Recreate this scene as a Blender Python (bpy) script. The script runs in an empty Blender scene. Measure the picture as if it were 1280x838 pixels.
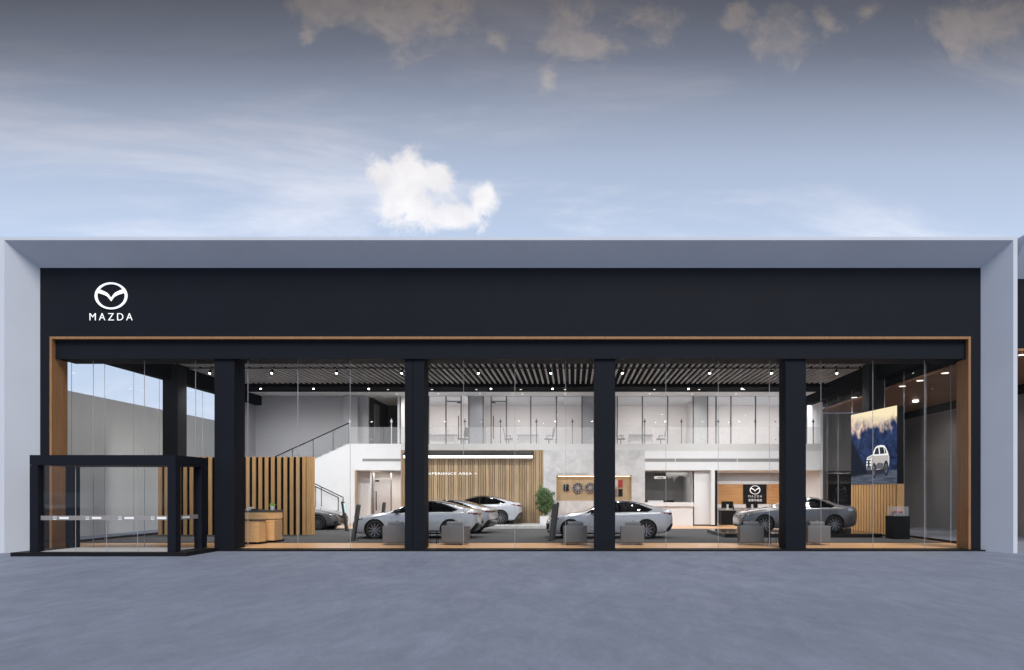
import bpy, bmesh, math, random
import numpy as np
from mathutils import Vector, Matrix
random.seed(7)
R = math.radians
scene = bpy.context.scene
COL = scene.collection
EYE = 1.82
CX, CY, F, D0 = 716.0, 616.0, 800.0, 20.0
def PX(px, Y): return (px - CX) * (D0 + Y) / F          # metres along the facade
def PZ(py, Y): return EYE - (py - CY) * (D0 + Y) / F     # height

# ------------------------------------------------------------------ materials
def nodes_of(m):
    m.use_nodes = True
    return m.node_tree.nodes, m.node_tree.links
def mat(name, col, rough=.5, metal=0., var=.06, scale=3., bump=0., bscale=40., coat=0., stretch=(1,1,1), spec=.5):
    m = bpy.data.materials.new(name); n, l = nodes_of(m); b = n['Principled BSDF']
    tc = n.new('ShaderNodeTexCoord'); mp = n.new('ShaderNodeMapping'); mp.inputs['Scale'].default_value = stretch
    l.new(tc.outputs['Object'], mp.inputs[0])
    no = n.new('ShaderNodeTexNoise'); no.inputs['Scale'].default_value = scale; no.inputs['Detail'].default_value = 5
    l.new(mp.outputs[0], no.inputs[0])
    mr = n.new('ShaderNodeMapRange'); mr.inputs[1].default_value = .3; mr.inputs[2].default_value = .7
    mr.inputs[3].default_value = 1 - var; mr.inputs[4].default_value = 1 + var
    l.new(no.outputs[0], mr.inputs[0])
    mx = n.new('ShaderNodeVectorMath'); mx.operation = 'SCALE'; mx.inputs[0].default_value = col[:3]
    l.new(mr.outputs[0], mx.inputs['Scale']); l.new(mx.outputs[0], b.inputs['Base Color'])
    b.inputs['Roughness'].default_value = rough; b.inputs['Metallic'].default_value = metal
    b.inputs['Coat Weight'].default_value = coat; b.inputs['Coat Roughness'].default_value = .04
    b.inputs['Specular IOR Level'].default_value = spec
    if bump:
        n2 = n.new('ShaderNodeTexNoise'); n2.inputs['Scale'].default_value = bscale; n2.inputs['Detail'].default_value = 4
        l.new(mp.outputs[0], n2.inputs[0])
        bp = n.new('ShaderNodeBump'); bp.inputs['Strength'].default_value = bump; bp.inputs['Distance'].default_value = .01
        l.new(n2.outputs[0], bp.inputs['Height']); l.new(bp.outputs[0], b.inputs['Normal'])
    return m
def wood(name, c1, c2, rough=.45, vertical=True, scale=1.):
    m = bpy.data.materials.new(name); n, l = nodes_of(m); b = n['Principled BSDF']
    tc = n.new('ShaderNodeTexCoord'); mp = n.new('ShaderNodeMapping')
    mp.inputs['Scale'].default_value = (9*scale, 9*scale, .6*scale) if vertical else (.6*scale, 6*scale, 9*scale)
    l.new(tc.outputs['Object'], mp.inputs[0])
    no = n.new('ShaderNodeTexNoise'); no.inputs['Scale'].default_value = 2.2; no.inputs['Detail'].default_value = 7; no.inputs['Distortion'].default_value = .6
    l.new(mp.outputs[0], no.inputs[0])
    cr = n.new('ShaderNodeValToRGB'); cr.color_ramp.elements[0].position = .32; cr.color_ramp.elements[1].position = .68
    cr.color_ramp.elements[0].color = (*c1, 1); cr.color_ramp.elements[1].color = (*c2, 1)
    l.new(no.outputs[0], cr.inputs[0]); l.new(cr.outputs[0], b.inputs['Base Color']); b.inputs['Roughness'].default_value = rough
    return m
def emit(name, col, s):
    m = bpy.data.materials.new(name); n, l = nodes_of(m); b = n['Principled BSDF']
    b.inputs['Base Color'].default_value = (.8, .8, .8, 1)
    b.inputs['Emission Color'].default_value = (*col, 1); b.inputs['Emission Strength'].default_value = s
    return m
def glass(name, tint=(.96, .97, .97), ior=1.45, rough=0., boost=1.):
    m = bpy.data.materials.new(name); n, l = nodes_of(m); n.remove(n['Principled BSDF']); out = n['Material Output']
    t = n.new('ShaderNodeBsdfTransparent'); t.inputs[0].default_value = (*tint, 1)
    g = n.new('ShaderNodeBsdfGlossy'); g.inputs['Roughness'].default_value = rough
    fr = n.new('ShaderNodeFresnel'); fr.inputs[0].default_value = ior
    ma = n.new('ShaderNodeMath'); ma.operation = 'MULTIPLY'; ma.inputs[1].default_value = boost; ma.use_clamp = True
    # only the face the ray enters by reflects (a thin pane has no inner total reflection)
    ge = n.new('ShaderNodeNewGeometry'); iv = n.new('ShaderNodeMath'); iv.operation = 'SUBTRACT'; iv.inputs[0].default_value = 1; l.new(ge.outputs['Backfacing'], iv.inputs[1])
    m2 = n.new('ShaderNodeMath'); m2.operation = 'MULTIPLY'; l.new(ma.outputs[0], m2.inputs[0]); l.new(iv.outputs[0], m2.inputs[1])
    mx = n.new('ShaderNodeMixShader'); l.new(fr.outputs[0], ma.inputs[0]); l.new(m2.outputs[0], mx.inputs[0])
    l.new(t.outputs[0], mx.inputs[1]); l.new(g.outputs[0], mx.inputs[2]); l.new(mx.outputs[0], out.inputs[0])
    return m
def frosted(name, col, alpha):
    m = bpy.data.materials.new(name); n, l = nodes_of(m); b = n['Principled BSDF']; out = n['Material Output']
    b.inputs['Base Color'].default_value = (*col, 1); b.inputs['Roughness'].default_value = .6
    t = n.new('ShaderNodeBsdfTransparent'); mx = n.new('ShaderNodeMixShader'); mx.inputs[0].default_value = alpha
    l.new(t.outputs[0], mx.inputs[1]); l.new(b.outputs[0], mx.inputs[2]); l.new(mx.outputs[0], out.inputs[0])
    return m

M = {}
M['navy'] = mat('navy_panel', (.0088, .0104, .0155), .65, var=.05, scale=.8, spec=.12)
M['black'] = mat('black_metal', (.009, .009, .010), .5, spec=.15)
M['blackceil'] = mat('black_ceiling', (.005, .005, .006), .85, spec=.08)
M['frame'] = mat('pale_cladding', (.54, .57, .63), .6, var=.03, scale=.6, spec=.2)
M['soffit'] = M['frame']
M['oak'] = wood('oak', (.46, .25, .10), (.60, .35, .155))
M['oakslat'] = wood('oak_slat', (.60, .34, .13), (.74, .44, .19))
M['oakwall'] = wood('oak_wall', (.32, .225, .125), (.43, .31, .185))
M['oaktrim'] = wood('oak_trim', (.24, .115, .045), (.34, .17, .07))
M['oakh'] = wood('oak_horizontal', (.40, .20, .07), (.56, .30, .12), vertical=False)
M['oakdesk'] = wood('oak_desk', (.56, .33, .15), (.70, .44, .22), vertical=False, scale=1.4)
M['floorwood'] = wood('floor_wood', (.66, .36, .17), (.82, .50, .27), rough=.3, vertical=False, scale=.8)
M['oakdark'] = wood('oak_dark', (.10, .06, .03), (.14, .085, .045))  # darker oak for the board behind the wall slats
M['ceilwood'] = wood('ceiling_wood', (.22, .105, .05), (.34, .17, .085), vertical=False)
M['carpet'] = mat('carpet', (.055, .055, .058), .95, var=.12, scale=30, bump=.3, bscale=300)
M['white'] = mat('white_paint', (.66, .67, .69), .55, var=.02)
M['offwhite'] = mat('office_wall', (.72, .69, .675), .6, var=.02)
M['greywall'] = mat('grey_wall', (.34, .34, .36), .6, var=.03, scale=.8)
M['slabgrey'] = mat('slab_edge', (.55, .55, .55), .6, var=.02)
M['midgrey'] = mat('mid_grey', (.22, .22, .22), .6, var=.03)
M['partmetal'] = mat('partition_metal', (.12, .12, .125), .5)
M['decal'] = mat('grey_film', (.34, .34, .34), .6, var=.02)
M['signdim'] = emit('sign_dim', (.92, .94, 1.0), .30)
M['darkwall'] = mat('dark_wall', (.035, .035, .037), .7, var=.08, scale=1)
M['outgrey'] = mat('outdoor_wall', (.60, .60, .59), .8, var=.04, scale=.5, bump=.15)
M['outdark'] = mat('outdoor_dark_wall', (.20, .196, .195), .4, var=.06, scale=.5)
M['slat'] = mat('ceiling_slat', (.42, .42, .44), .5, var=.04)
M['chrome'] = mat('steel', (.6, .6, .62), .25, metal=1., var=.02)
M['fin'] = frosted('glass_edge', (.50, .51, .53), .6)
M['darkgrey'] = mat('dark_grey_metal', (.05, .052, .055), .4)
M['panelgap'] = mat('dark_gap', (.012, .012, .013), .7)
M['teal'] = emit('teal_screen', (.05, .5, .55), .6)
M['leather'] = mat('grey_leather', (.112, .115, .124), .55, var=.05, bump=.1, bscale=120)
M['leather2'] = mat('light_grey_leather', (.20, .205, .215), .5, var=.05)
M['leaf'] = mat('leaf', (.075, .14, .045), .5, var=.45, scale=9)
M['leaf2'] = mat('succulent', (.30, .50, .06), .5, var=.3, scale=60)
M['bark'] = mat('bark', (.16, .11, .07), .9, var=.2, scale=20)
M['silver'] = mat('white_car_paint', (.47, .49, .54), .28, metal=.25, var=.01, coat=1.)
M['greypaint'] = mat('grey_car_paint', (.16, .162, .17), .28, metal=.5, var=.01, coat=1.)
M['tyre'] = mat('tyre', (.016, .016, .017), .8)
M['rim'] = mat('alloy', (.30, .30, .32), .35, metal=.8, var=.02)
M['rim2'] = mat('grey_alloy', (.26, .24, .23), .4, metal=.3)
M['rimdark'] = mat('dark_alloy', (.05, .05, .055), .35, metal=.6)
M['carblack'] = mat('gloss_black', (.010, .010, .012), .15, coat=.6)
M['carglass'] = glass('car_glass', (.16, .17, .19), 1.5, boost=1.6)
M['cabin'] = mat('cabin', (.03, .03, .035), .8)
M['tail'] = mat('tail_lens', (.12, .008, .012), .15, coat=1.)
M['head'] = mat('head_lens', (.03, .032, .036), .08, coat=1.)
M['drl'] = emit('running_light', (1, 1, 1), 1.4)
M['glass'] = glass('facade_glass', (.985, .988, .985), 1.40, boost=.24)
M['sideglass'] = glass('side_glass', (.965, .97, .975), 1.35, boost=.45)
M['rail'] = frosted('balustrade_glass', (.85, .87, .9), .11)
M['officeglass'] = glass('office_glass', (.93, .93, .94), 1.4, boost=.03)
M['band'] = frosted('frosted_band', (.34, .32, .32), .6)
M['vestglass'] = glass('vestibule_glass', (.95, .95, .95), 1.5, boost=1.1)
M['decalwhite'] = mat('white_vinyl', (.85, .85, .85), .5, var=.01)
M['sign'] = emit('sign_white', (.92, .94, 1.0), .55)
M['lamp'] = emit('lamp_white', (1, .97, .93), 14)
M['strip'] = emit('linear_lamp', (1, .98, .95), 4)
M['panel'] = emit('ceiling_panel', (1, .96, .92), 5)
M['warmstrip'] = emit('warm_strip', (1, .8, .5), 5)
M['downlight'] = emit('downlight', (1, .9, .8), 2.5)
M['red'] = mat('red_sample', (.28, .018, .02), .5)
M['beige'] = mat('beige_sample', (.45, .40, .36), .6)
M['brown'] = mat('brown_sample', (.18, .12, .10), .6)
M['redpaint'] = mat('red_paint', (.5, .03, .03), .2, coat=1)
M['glossblack'] = mat('gloss_platform', (.012, .012, .013), .12, var=.02)

# concrete wall
def marble(name, c1, c2, sc):
    m = bpy.data.materials.new(name); n, l = nodes_of(m); b = n['Principled BSDF']
    tc = n.new('ShaderNodeTexCoord'); no = n.new('ShaderNodeTexNoise'); no.inputs['Scale'].default_value = sc
    no.inputs['Detail'].default_value = 8; no.inputs['Roughness'].default_value = .65; no.inputs['Distortion'].default_value = .5
    l.new(tc.outputs['Object'], no.inputs[0])
    cr = n.new('ShaderNodeValToRGB'); cr.color_ramp.elements[0].position = .35; cr.color_ramp.elements[1].position = .62
    cr.color_ramp.elements[0].color = (*c1, 1); cr.color_ramp.elements[1].color = (*c2, 1)
    l.new(no.outputs[0], cr.inputs[0]); l.new(cr.outputs[0], b.inputs['Base Color']); b.inputs['Roughness'].default_value = .6
    return m
M['concrete'] = marble('pale_concrete', (.40, .40, .41), (.55, .55, .56), 1.6)
M['plat'] = marble('platform_concrete', (.34, .34, .34), (.50, .50, .49), 2.5)

def ground_mat():
    m = bpy.data.materials.new('yard_concrete'); n, l = nodes_of(m); b = n['Principled BSDF']
    tc = n.new('ShaderNodeTexCoord')
    def noise(sc, stretch, rot=0, det=6, rough=.6, dist=0):
        mp = n.new('ShaderNodeMapping'); mp.inputs['Scale'].default_value = stretch; mp.inputs['Rotation'].default_value = (0, 0, rot)
        l.new(tc.outputs['Object'], mp.inputs[0])
        t = n.new('ShaderNodeTexNoise'); t.inputs['Scale'].default_value = sc; t.inputs['Detail'].default_value = det
        t.inputs['Roughness'].default_value = rough; t.inputs['Distortion'].default_value = dist
        l.new(mp.outputs[0], t.inputs[0]); return t.outputs[0]
    a = noise(.22, (.8, 1.0, 1), .4, 8, .62, .6); c = noise(1.1, (1.7, .8, 1), .45, 14, .76, .35); d = noise(22, (1, 1.6, 1), .3, 6, .7)
    def rng(s, lo, hi, a0, a1):
        r = n.new('ShaderNodeMapRange'); r.inputs[1].default_value = lo; r.inputs[2].default_value = hi
        r.inputs[3].default_value = a0; r.inputs[4].default_value = a1; l.new(s, r.inputs[0]); return r.outputs[0]
    def mul(x, y):
        q = n.new('ShaderNodeMath'); q.operation = 'MULTIPLY'; l.new(x, q.inputs[0]); l.new(y, q.inputs[1]); return q.outputs[0]
    v = mul(mul(rng(a, .3, .7, .90, 1.10), rng(c, .34, .66, .84, 1.15)), rng(d, .3, .7, .84, 1.16))
    sc = n.new('ShaderNodeVectorMath'); sc.operation = 'SCALE'; sc.inputs[0].default_value = (.162, .182, .236)
    l.new(v, sc.inputs['Scale']); l.new(sc.outputs[0], b.inputs['Base Color'])
    l.new(rng(c, .3, .7, .75, .5), b.inputs['Roughness'])
    bp = n.new('ShaderNodeBump'); bp.inputs['Strength'].default_value = .10; bp.inputs['Distance'].default_value = .02
    l.new(c, bp.inputs['Height']); l.new(bp.outputs[0], b.inputs['Normal'])
    return m
M['ground'] = ground_mat()

# ------------------------------------------------------------------ object helpers
WO = {}                                                    # world origin of every object while building
def tag(o, label=None, cat=None, group=None, kind=None):
    if label: o['label'] = label
    if cat: o['category'] = cat
    if group: o['group'] = group
    if kind: o['kind'] = kind
    return o
def thing(name, label, cat, loc=(0, 0, 0), group=None):
    o = bpy.data.objects.new(name, None); COL.objects.link(o); o.location = loc; o.empty_display_size = .2
    WO[o] = Vector(loc); return tag(o, label, cat, group)
SPLIT = {'added_surface_light', 'gallery_fascia', 'door_pull', 'glass_clamp', 'gallery_wall', 'hall_wall', 'reception_wall', 'reception_band', 'recess_side', 'white_pier', 'skirting',
         'corridor_wall', 'gallery_slab', 'reception_room', 'hanger', 'bracket', 'roof', 'character', 'glass_case', 'balustrade_post', 'downlight', 'panel_gaps', 'side_kerb'}
class MB:
    def __init__(s): s.v = []; s.f = []
    def add(s, vs, fs):
        k = len(s.v); s.v += [tuple(v) for v in vs]; s.f += [tuple(i + k for i in f) for f in fs]; return s
    def box(s, x0, x1, y0, y1, z0, z1):
        vs = [(x0, y0, z0), (x1, y0, z0), (x1, y1, z0), (x0, y1, z0), (x0, y0, z1), (x1, y0, z1), (x1, y1, z1), (x0, y1, z1)]
        return s.add(vs, [(0, 3, 2, 1), (4, 5, 6, 7), (0, 1, 5, 4), (1, 2, 6, 5), (2, 3, 7, 6), (3, 0, 4, 7)])
    def xbox(s, size, mtx):
        a, b, c = [q / 2 for q in size]
        vs = [mtx @ Vector(p) for p in [(-a, -b, -c), (a, -b, -c), (a, b, -c), (-a, b, -c), (-a, -b, c), (a, -b, c), (a, b, c), (-a, b, c)]]
        return s.add(vs, [(0, 3, 2, 1), (4, 5, 6, 7), (0, 1, 5, 4), (1, 2, 6, 5), (2, 3, 7, 6), (3, 0, 4, 7)])
    def rbox(s, x0, x1, y0, y1, z0, z1, r=.02):
        bm = bmesh.new(); bmesh.ops.create_cube(bm, size=1)
        for v in bm.verts:
            v.co = ((x0 + x1) / 2 + v.co.x * (x1 - x0), (y0 + y1) / 2 + v.co.y * (y1 - y0), (z0 + z1) / 2 + v.co.z * (z1 - z0))
        bmesh.ops.bevel(bm, geom=list(bm.edges), offset=r, segments=3, affect='EDGES', profile=.5)
        bm.verts.index_update(); s.add([v.co for v in bm.verts], [[v.index for v in f.verts] for f in bm.faces]); bm.free(); return s
    def prism(s, pts, a0, a1, plane='xz'):                 # polygon in a plane, extruded along the third axis
        def P(p, a): return {'xz': (p[0], a, p[1]), 'xy': (p[0], p[1], a), 'yz': (a, p[0], p[1])}[plane]
        n = len(pts); vs = [P(p, a0) for p in pts] + [P(p, a1) for p in pts]
        fs = [tuple(range(n)), tuple(range(2 * n - 1, n - 1, -1))] + [(i, i + n, (i + 1) % n + n, (i + 1) % n) for i in range(n)]
        return s.add(vs, fs)
    def cyl(s, p0, p1, r0, r1=None, n=16, cap=True):
        r1 = r0 if r1 is None else r1; p0 = Vector(p0); p1 = Vector(p1); d = (p1 - p0).normalized()
        u = d.orthogonal().normalized(); w = d.cross(u); vs = []
        for p, r in ((p0, r0), (p1, r1)):
            for i in range(n):
                a = 2 * math.pi * i / n; vs.append(p + u * (r * math.cos(a)) + w * (r * math.sin(a)))
        fs = [(i, (i + 1) % n, (i + 1) % n + n, i + n) for i in range(n)]
        if cap: fs += [tuple(range(n - 1, -1, -1)), tuple(range(n, 2 * n))]
        return s.add(vs, fs)
    def tube(s, pts, r, n=8):
        for a, b in zip(pts[:-1], pts[1:]): s.cyl(a, b, r, n=n)
        return s
    def lathe(s, prof, centre, axis='z', n=32):            # prof: (radius, along axis)
        c = Vector(centre); vs = []; m = len(prof)
        for i in range(n):
            a = 2 * math.pi * i / n; ca, sa = math.cos(a), math.sin(a)
            for r, h in prof:
                vs.append(c + Vector({'z': (r * ca, r * sa, h), 'y': (r * ca, h, r * sa), 'x': (h, r * ca, r * sa)}[axis]))
        fs = [(i * m + j, ((i + 1) % n) * m + j, ((i + 1) % n) * m + j + 1, i * m + j + 1) for i in range(n) for j in range(m - 1)]
        return s.add(vs, fs)
    def pieces(s):                                         # connected pieces as separate builders
        par = list(range(len(s.v)))
        def root(i):
            while par[i] != i: par[i] = par[par[i]]; i = par[i]
            return i
        for f in s.f:
            for i in f[1:]: par[root(i)] = root(f[0])
        out = {}
        for f in s.f: out.setdefault(root(f[0]), []).append(f)
        res = []
        for fs in out.values():
            b = MB(); mp = {}
            for f in fs:
                for i in f:
                    if i not in mp: mp[i] = len(b.v); b.v.append(s.v[i])
                b.f.append(tuple(mp[i] for i in f))
            res.append(b)
        return res
    def build(s, name, m, parent=None, smooth=0, label=None, cat=None, group=None, kind=None, fix=True):
        if name in SPLIT:
            ps = s.pieces()
            if len(ps) > 1:
                for p in ps: q = p.build(name, m, parent, smooth, label, cat, group, kind, fix)
                return q
        vs = [Vector(v) for v in s.v]
        if parent is not None: org = WO[parent]
        else:
            xs = [v.x for v in vs]; ys = [v.y for v in vs]; zs = [v.z for v in vs]
            org = Vector(((min(xs) + max(xs)) / 2, (min(ys) + max(ys)) / 2, min(zs)))
        me = bpy.data.meshes.new(name); me.from_pydata([v - org for v in vs], [], s.f); me.update()
        if fix:
            bm = bmesh.new(); bm.from_mesh(me); bmesh.ops.recalc_face_normals(bm, faces=bm.faces); bm.to_mesh(me); bm.free()
        me.materials.append(M[m] if isinstance(m, str) else m)
        if smooth:
            me.shade_smooth(); me.set_sharp_from_angle(angle=R(smooth))
        o = bpy.data.objects.new(name, me); COL.objects.link(o); WO[o] = org
        if parent is None: o.location = org
        else: o.parent = parent
        return tag(o, label, cat, group, kind)
def bx(name, m, parent, *b, **k): return MB().box(*b).build(name, m, parent, **k)
def copy_tree(o, parent=None):
    c = o.copy(); COL.objects.link(c)
    if parent is not None: c.parent = parent
    for ch in list(o.children): copy_tree(ch, c)
    return c
def text_mesh(name, body, m, parent, loc, height, width=None, depth=.02, spacing=1., bold=0., rot=None):
    cu = bpy.data.curves.new(name, 'FONT'); cu.body = body; cu.extrude = depth / 2; cu.space_character = spacing; cu.offset = bold
    cu.size = 1; cu.resolution_u = 4
    o = bpy.data.objects.new(name + '_tmp', cu); COL.objects.link(o)
    bpy.context.view_layer.update()
    me = bpy.data.meshes.new_from_object(o.evaluated_get(bpy.context.evaluated_depsgraph_get()))
    bpy.data.objects.remove(o); bpy.data.curves.remove(cu)
    xs = [v.co.x for v in me.vertices]; ys = [v.co.y for v in me.vertices]
    x0, x1, y0, y1 = min(xs), max(xs), min(ys), max(ys); sy = height / (y1 - y0); sx = (width / (x1 - x0)) if width else sy
    Rm = rot or Matrix.Identity(3)
    for v in me.vertices:
        p = Vector(((v.co.x - (x0 + x1) / 2) * sx, v.co.z, (v.co.y - (y0 + y1) / 2) * sy))
        v.co = Rm @ p + Vector(loc) - WO[parent]
    me.materials.clear(); me.materials.append(M[m]); me.update()
    q = bpy.data.objects.new(name, me); COL.objects.link(q); q.parent = parent; WO[q] = WO[parent]; return q
def emblem(name, m, parent, cx, cz, y0, y1, halfw):         # oval ring with wings, facing -Y
    k = halfw / 267.; b = MB(); n = 64
    def ell(rx, ry, dz=0): return [(cx + k * rx * math.cos(2 * math.pi * i / n), cz + k * (dz + ry * math.sin(2 * math.pi * i / n))) for i in range(n)]
    o, i_ = ell(262, 216), ell(222, 189)
    vs = [(p[0], y, p[1]) for y in (y0, y1) for p in o] + [(p[0], y, p[1]) for y in (y0, y1) for p in i_]
    fs = []
    for j in range(n):
        q = (j + 1) % n
        fs += [(j, q, 2 * n + q, 2 * n + j), (n + j, 3 * n + j, 3 * n + q, n + q), (j, n + j, n + q, q), (2 * n + j, 2 * n + q, 3 * n + q, 3 * n + j)]
    b.add(vs, fs)
    up = [(-208, 112), (-130, 84), (-70, 54), (-35, 18), (0, -36)]; lo = [(0, -86), (-30, -44), (-55, -14), (-110, 16), (-228, 54)]
    pts = up + lo
    for sgn in (1, -1):
        P = [(cx + sgn * k * p[0], cz + k * p[1]) for p in pts]
        for a in range(4):                                 # four quads per wing
            quad = [P[a], P[a + 1], P[8 - a], P[9 - a]]
            b.prism(quad, y0 + .001, y1 - .001)
    return b.build(name, m, parent)

# ------------------------------------------------------------------ ground
g = MB().box(-220, 220, -60, 320, -.5, 0).build('ground', 'ground', kind='structure')

# ------------------------------------------------------------------ showroom shell
XL, XR = -17.7, 13.35
Bd = thing('showroom_building', 'long dark showroom with pale splayed portal frame and full height glass front', 'building', (-2, 0, 0))
# portal frame: splayed profile swept round three sides
def portal(name, parent, L, Rr, T, prof, matn):
    # prof: list of (offset left, offset top, offset right, y)
    vs = []; m = len(prof)
    for (ol, ot, orr, y) in prof:
        vs += [(L - ol, y, 0), (L - ol, y, T + ot), (Rr + orr, y, T + ot), (Rr + orr, y, 0)]
    fs = []
    for i in range(m):
        j = (i + 1) % m
        for k in range(3): fs.append((i * 4 + k, i * 4 + k + 1, j * 4 + k + 1, j * 4 + k))
    fs.append(tuple(i * 4 for i in range(m))); fs.append(tuple(i * 4 + 3 for i in range(m)))
    return MB().add(vs, fs).build(name, matn, parent)
iL, iR, iT = PX(50, 0), PX(1226, 0), PZ(335, 0)
portal('portal_frame', Bd, iL, iR, iT, [(0, 0, 0, .31), (0, 0, 0, 0), (.45, .57, .50, -.75), (1.35, .67, .625, -.75), (1.35, .67, .625, .31)], 'frame')
z421, z425, z449 = 6.70, 6.62, 6.03
f = MB().box(iL + .002, iR - .002, .004, .30, z421, iT - .002)
f.box(iL + .002, PX(62, 0), .004, .30, .05, z421).box(PX(1213.5, 0), iR - .002, .004, .30, .05, z421)
f.build('fascia', 'navy', Bd)
xw0, xw1 = PX(62, 0), PX(1213.5, 0)
w = MB().box(xw0, xw1, -.006, .62, z425, z421 - .003).box(xw0 + .002, xw0 + .075, -.006, .62, .05, z425).box(xw1 - .075, xw1 - .002, -.006, .62, .05, z425)
w.build('timber_reveal', 'oaktrim', Bd)
MB().box(xw0 + .078, xw1 - .078, .13, .95, z449, z425 - .004).box(xw0, xw1, .64, .95, z425, 8.6).build('header_beam', 'navy', Bd)
MB().box(-17.9, 13.6, .32, 20.2, 8.62, 8.85).box(-17.9, 13.6, .96, 20.2, 7.52, 7.6).build('roof', 'blackceil', Bd)
MB().box(-16.75, PX(1232, -.15), -.15, .5, 0, .042).build('plinth', 'black', Bd)
# floor and carpet
MB().box(XL, XR, .5, 20, -.2, .040).build('floor', 'floorwood', Bd)
MB().box(XL + .1, XR - .1, 2.6, 11.5, .041, .046).build('carpet', 'carpet', Bd)
# columns
cols = [(268, 293), (506, 530), (743, 769), (982, 1007.5)]
cx_ = []
for i, (a, b) in enumerate(cols):
    x0, x1 = PX(a, .2), PX(b, .2); cx_.append((x0, x1))
    m = MB()
    if i == 1: m.box(x0, PX(515.6, .2), .2, .85, .042, z449 + .1).box(PX(516.4, .2), x1, .2, .85, .042, z449 + .1).box(PX(515.6, .2), PX(516.4, .2), .23, .8, .042, z449 + .1)
    else: m.box(x0, x1, .2, .85, .042, z449 + .1)
    m.build('column', 'navy', Bd)
for (x0, x1, y0) in ((XL + .01, XL + .66, 7.6), (XR - .66, XR - .01, 7.4)):
    bx('column', 'black', Bd, x0, x1, y0, y0 + .65, .046, 7.38)
# side beams
for x0, x1 in ((XL - .1, XL + .35), (XR - .35, XR + .1)):
    bx('side_beam', 'blackceil', Bd, x0, x1, .96, 15.7, 6.70, 7.50)
# front glass, pane by pane
seams = [116, 180, 244, 309.5, 372, 437.5, 579.3, 643.5, 707, 832.5, 898, 962, 1026.5, 1091.5, 1156]
GY = .40
edges = [xw0 + .077] + sorted([PX(s, GY) for s in seams] + [v for c in cx_ for v in (c[0] - .002, c[1] + .002)]) + [xw1 - .077]
colset = [(c[0] - .01, c[1] + .01) for c in cx_]
for a, b in zip(edges[:-1], edges[1:]):
    if any(c0 <= (a + b) / 2 <= c1 for c0, c1 in colset) or b - a < .03: continue
    bx('glass_pane', 'glass', Bd, a + .006, b - .006, GY, GY + .012, .045, z449 + .05)
for s_ in seams:
    x = PX(s_, GY)
    if any(c0 - .02 <= x <= c1 + .02 for c0, c1 in colset): continue
    bx('glass_fin', 'fin', Bd, x - .0048, x + .0048, GY + .014, GY + .035, .046, z449 + .04)
# side glass
for X, sg in ((XL, -1), (XR, 1)):
    ys = [1.0, 2.6, 4.2, 5.8, 7.4, 9.0, 10.6, 12.2, 13.6, 14.4]
    for a, b in zip(ys[:-1], ys[1:]):
        bx('side_glass_pane', 'sideglass', Bd, X - .006, X + .006, a + .008, b - .008, .05, 6.72)
        if b < 14.3: bx('glass_fin', 'fin', Bd, X - .008, X + .008, b - .004, b + .004, .05, 6.70)
    bx('side_kerb', 'black', Bd, X - .12, X - .01, 1, 14.4, 0, .12) if sg < 0 else bx('side_kerb', 'black', Bd, X + .01, X + .12, 1, 14.4, 0, .12)
# ceiling
MB().box(XL, XR, .96, 20, 7.50, 7.515).build('ceiling', 'blackceil', Bd)
s = MB(); x = XL + .5
while x < XR - .4:
    s.box(x, x + .075, 1.0, 12.58, 7.36, 7.44); x += .27
s.build('ceiling_slats', 'slat', Bd)
bx('ceiling_bulkhead', 'blackceil', Bd, XL + .36, XR - .36, 12.6, 14.2, 7.20, 7.495)
for yy, zz in ((8.3, 7.30),):
    t = MB().box(XL + .5, XR - .5, yy - .02, yy + .02, zz, zz + .05)
    x = XL + .7
    while x < XR - .6: t.box(x - .03, x + .03, yy - .05, yy + .05, zz + .051, 7.49); x += .54
    t.build('lighting_track', 'black', Bd)

# ------------------------------------------------------------------ upper floor and back walls
YF = 14.2; YP = 15.7; YB = 19.6; ZU = 4.43; ZFb = 3.01; ZC = 7.20
bx('gallery_ceiling', 'white', Bd, XL + .02, XR - .02, 14.202, YB, ZC, 7.3)
m = MB().box(PX(436, YF), XR, YF + .002, YP + .02, ZU - .38, ZU)
m.box(PX(497, YF), XR, YP + .02, YB, ZU - .30, ZU)
m.build('gallery_slab', 'slabgrey', Bd)
m = MB().box(PX(436, YF), PX(501.5, YF), YF, YF + .25, ZFb, ZU - .002).box(PX(806, YF), XR, YF, YF + .25, ZFb, ZU - .384)
m.build('gallery_fascia', 'white', Bd)
m = MB().box(PX(453, YF), PX(501, YF), YF - .006, YF, PZ(577, YF), PZ(573.6, YF))
m.build('air_grille', 'midgrey', Bd)
bx('air_grille', 'midgrey', Bd, PX(806, YF), PX(843.6, YF), YF - .006, YF, PZ(577.5, YF), PZ(573.4, YF))
bx('air_grille', 'midgrey', Bd, PX(844.4, YF), PX(921, YF), YF - .006, YF, PZ(577.5, YF), PZ(573.4, YF))
bx('air_grille', 'midgrey', Bd, PX(921.8, YF), PX(998, YF), YF - .006, YF, PZ(577.5, YF), PZ(573.4, YF))
# side walls at the back, rear wall
MB().box(XL - .1, XL, 14.42, YB, .04, ZC).build('side_wall', 'greywall', Bd)
MB().box(XR, XR + .1, 14.42, YB, .04, ZC).build('side_wall', 'white', Bd)
MB().box(XL, XR, YB, YB + .2, .0, 8.6).build('rear_wall', 'offwhite', Bd)
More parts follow.
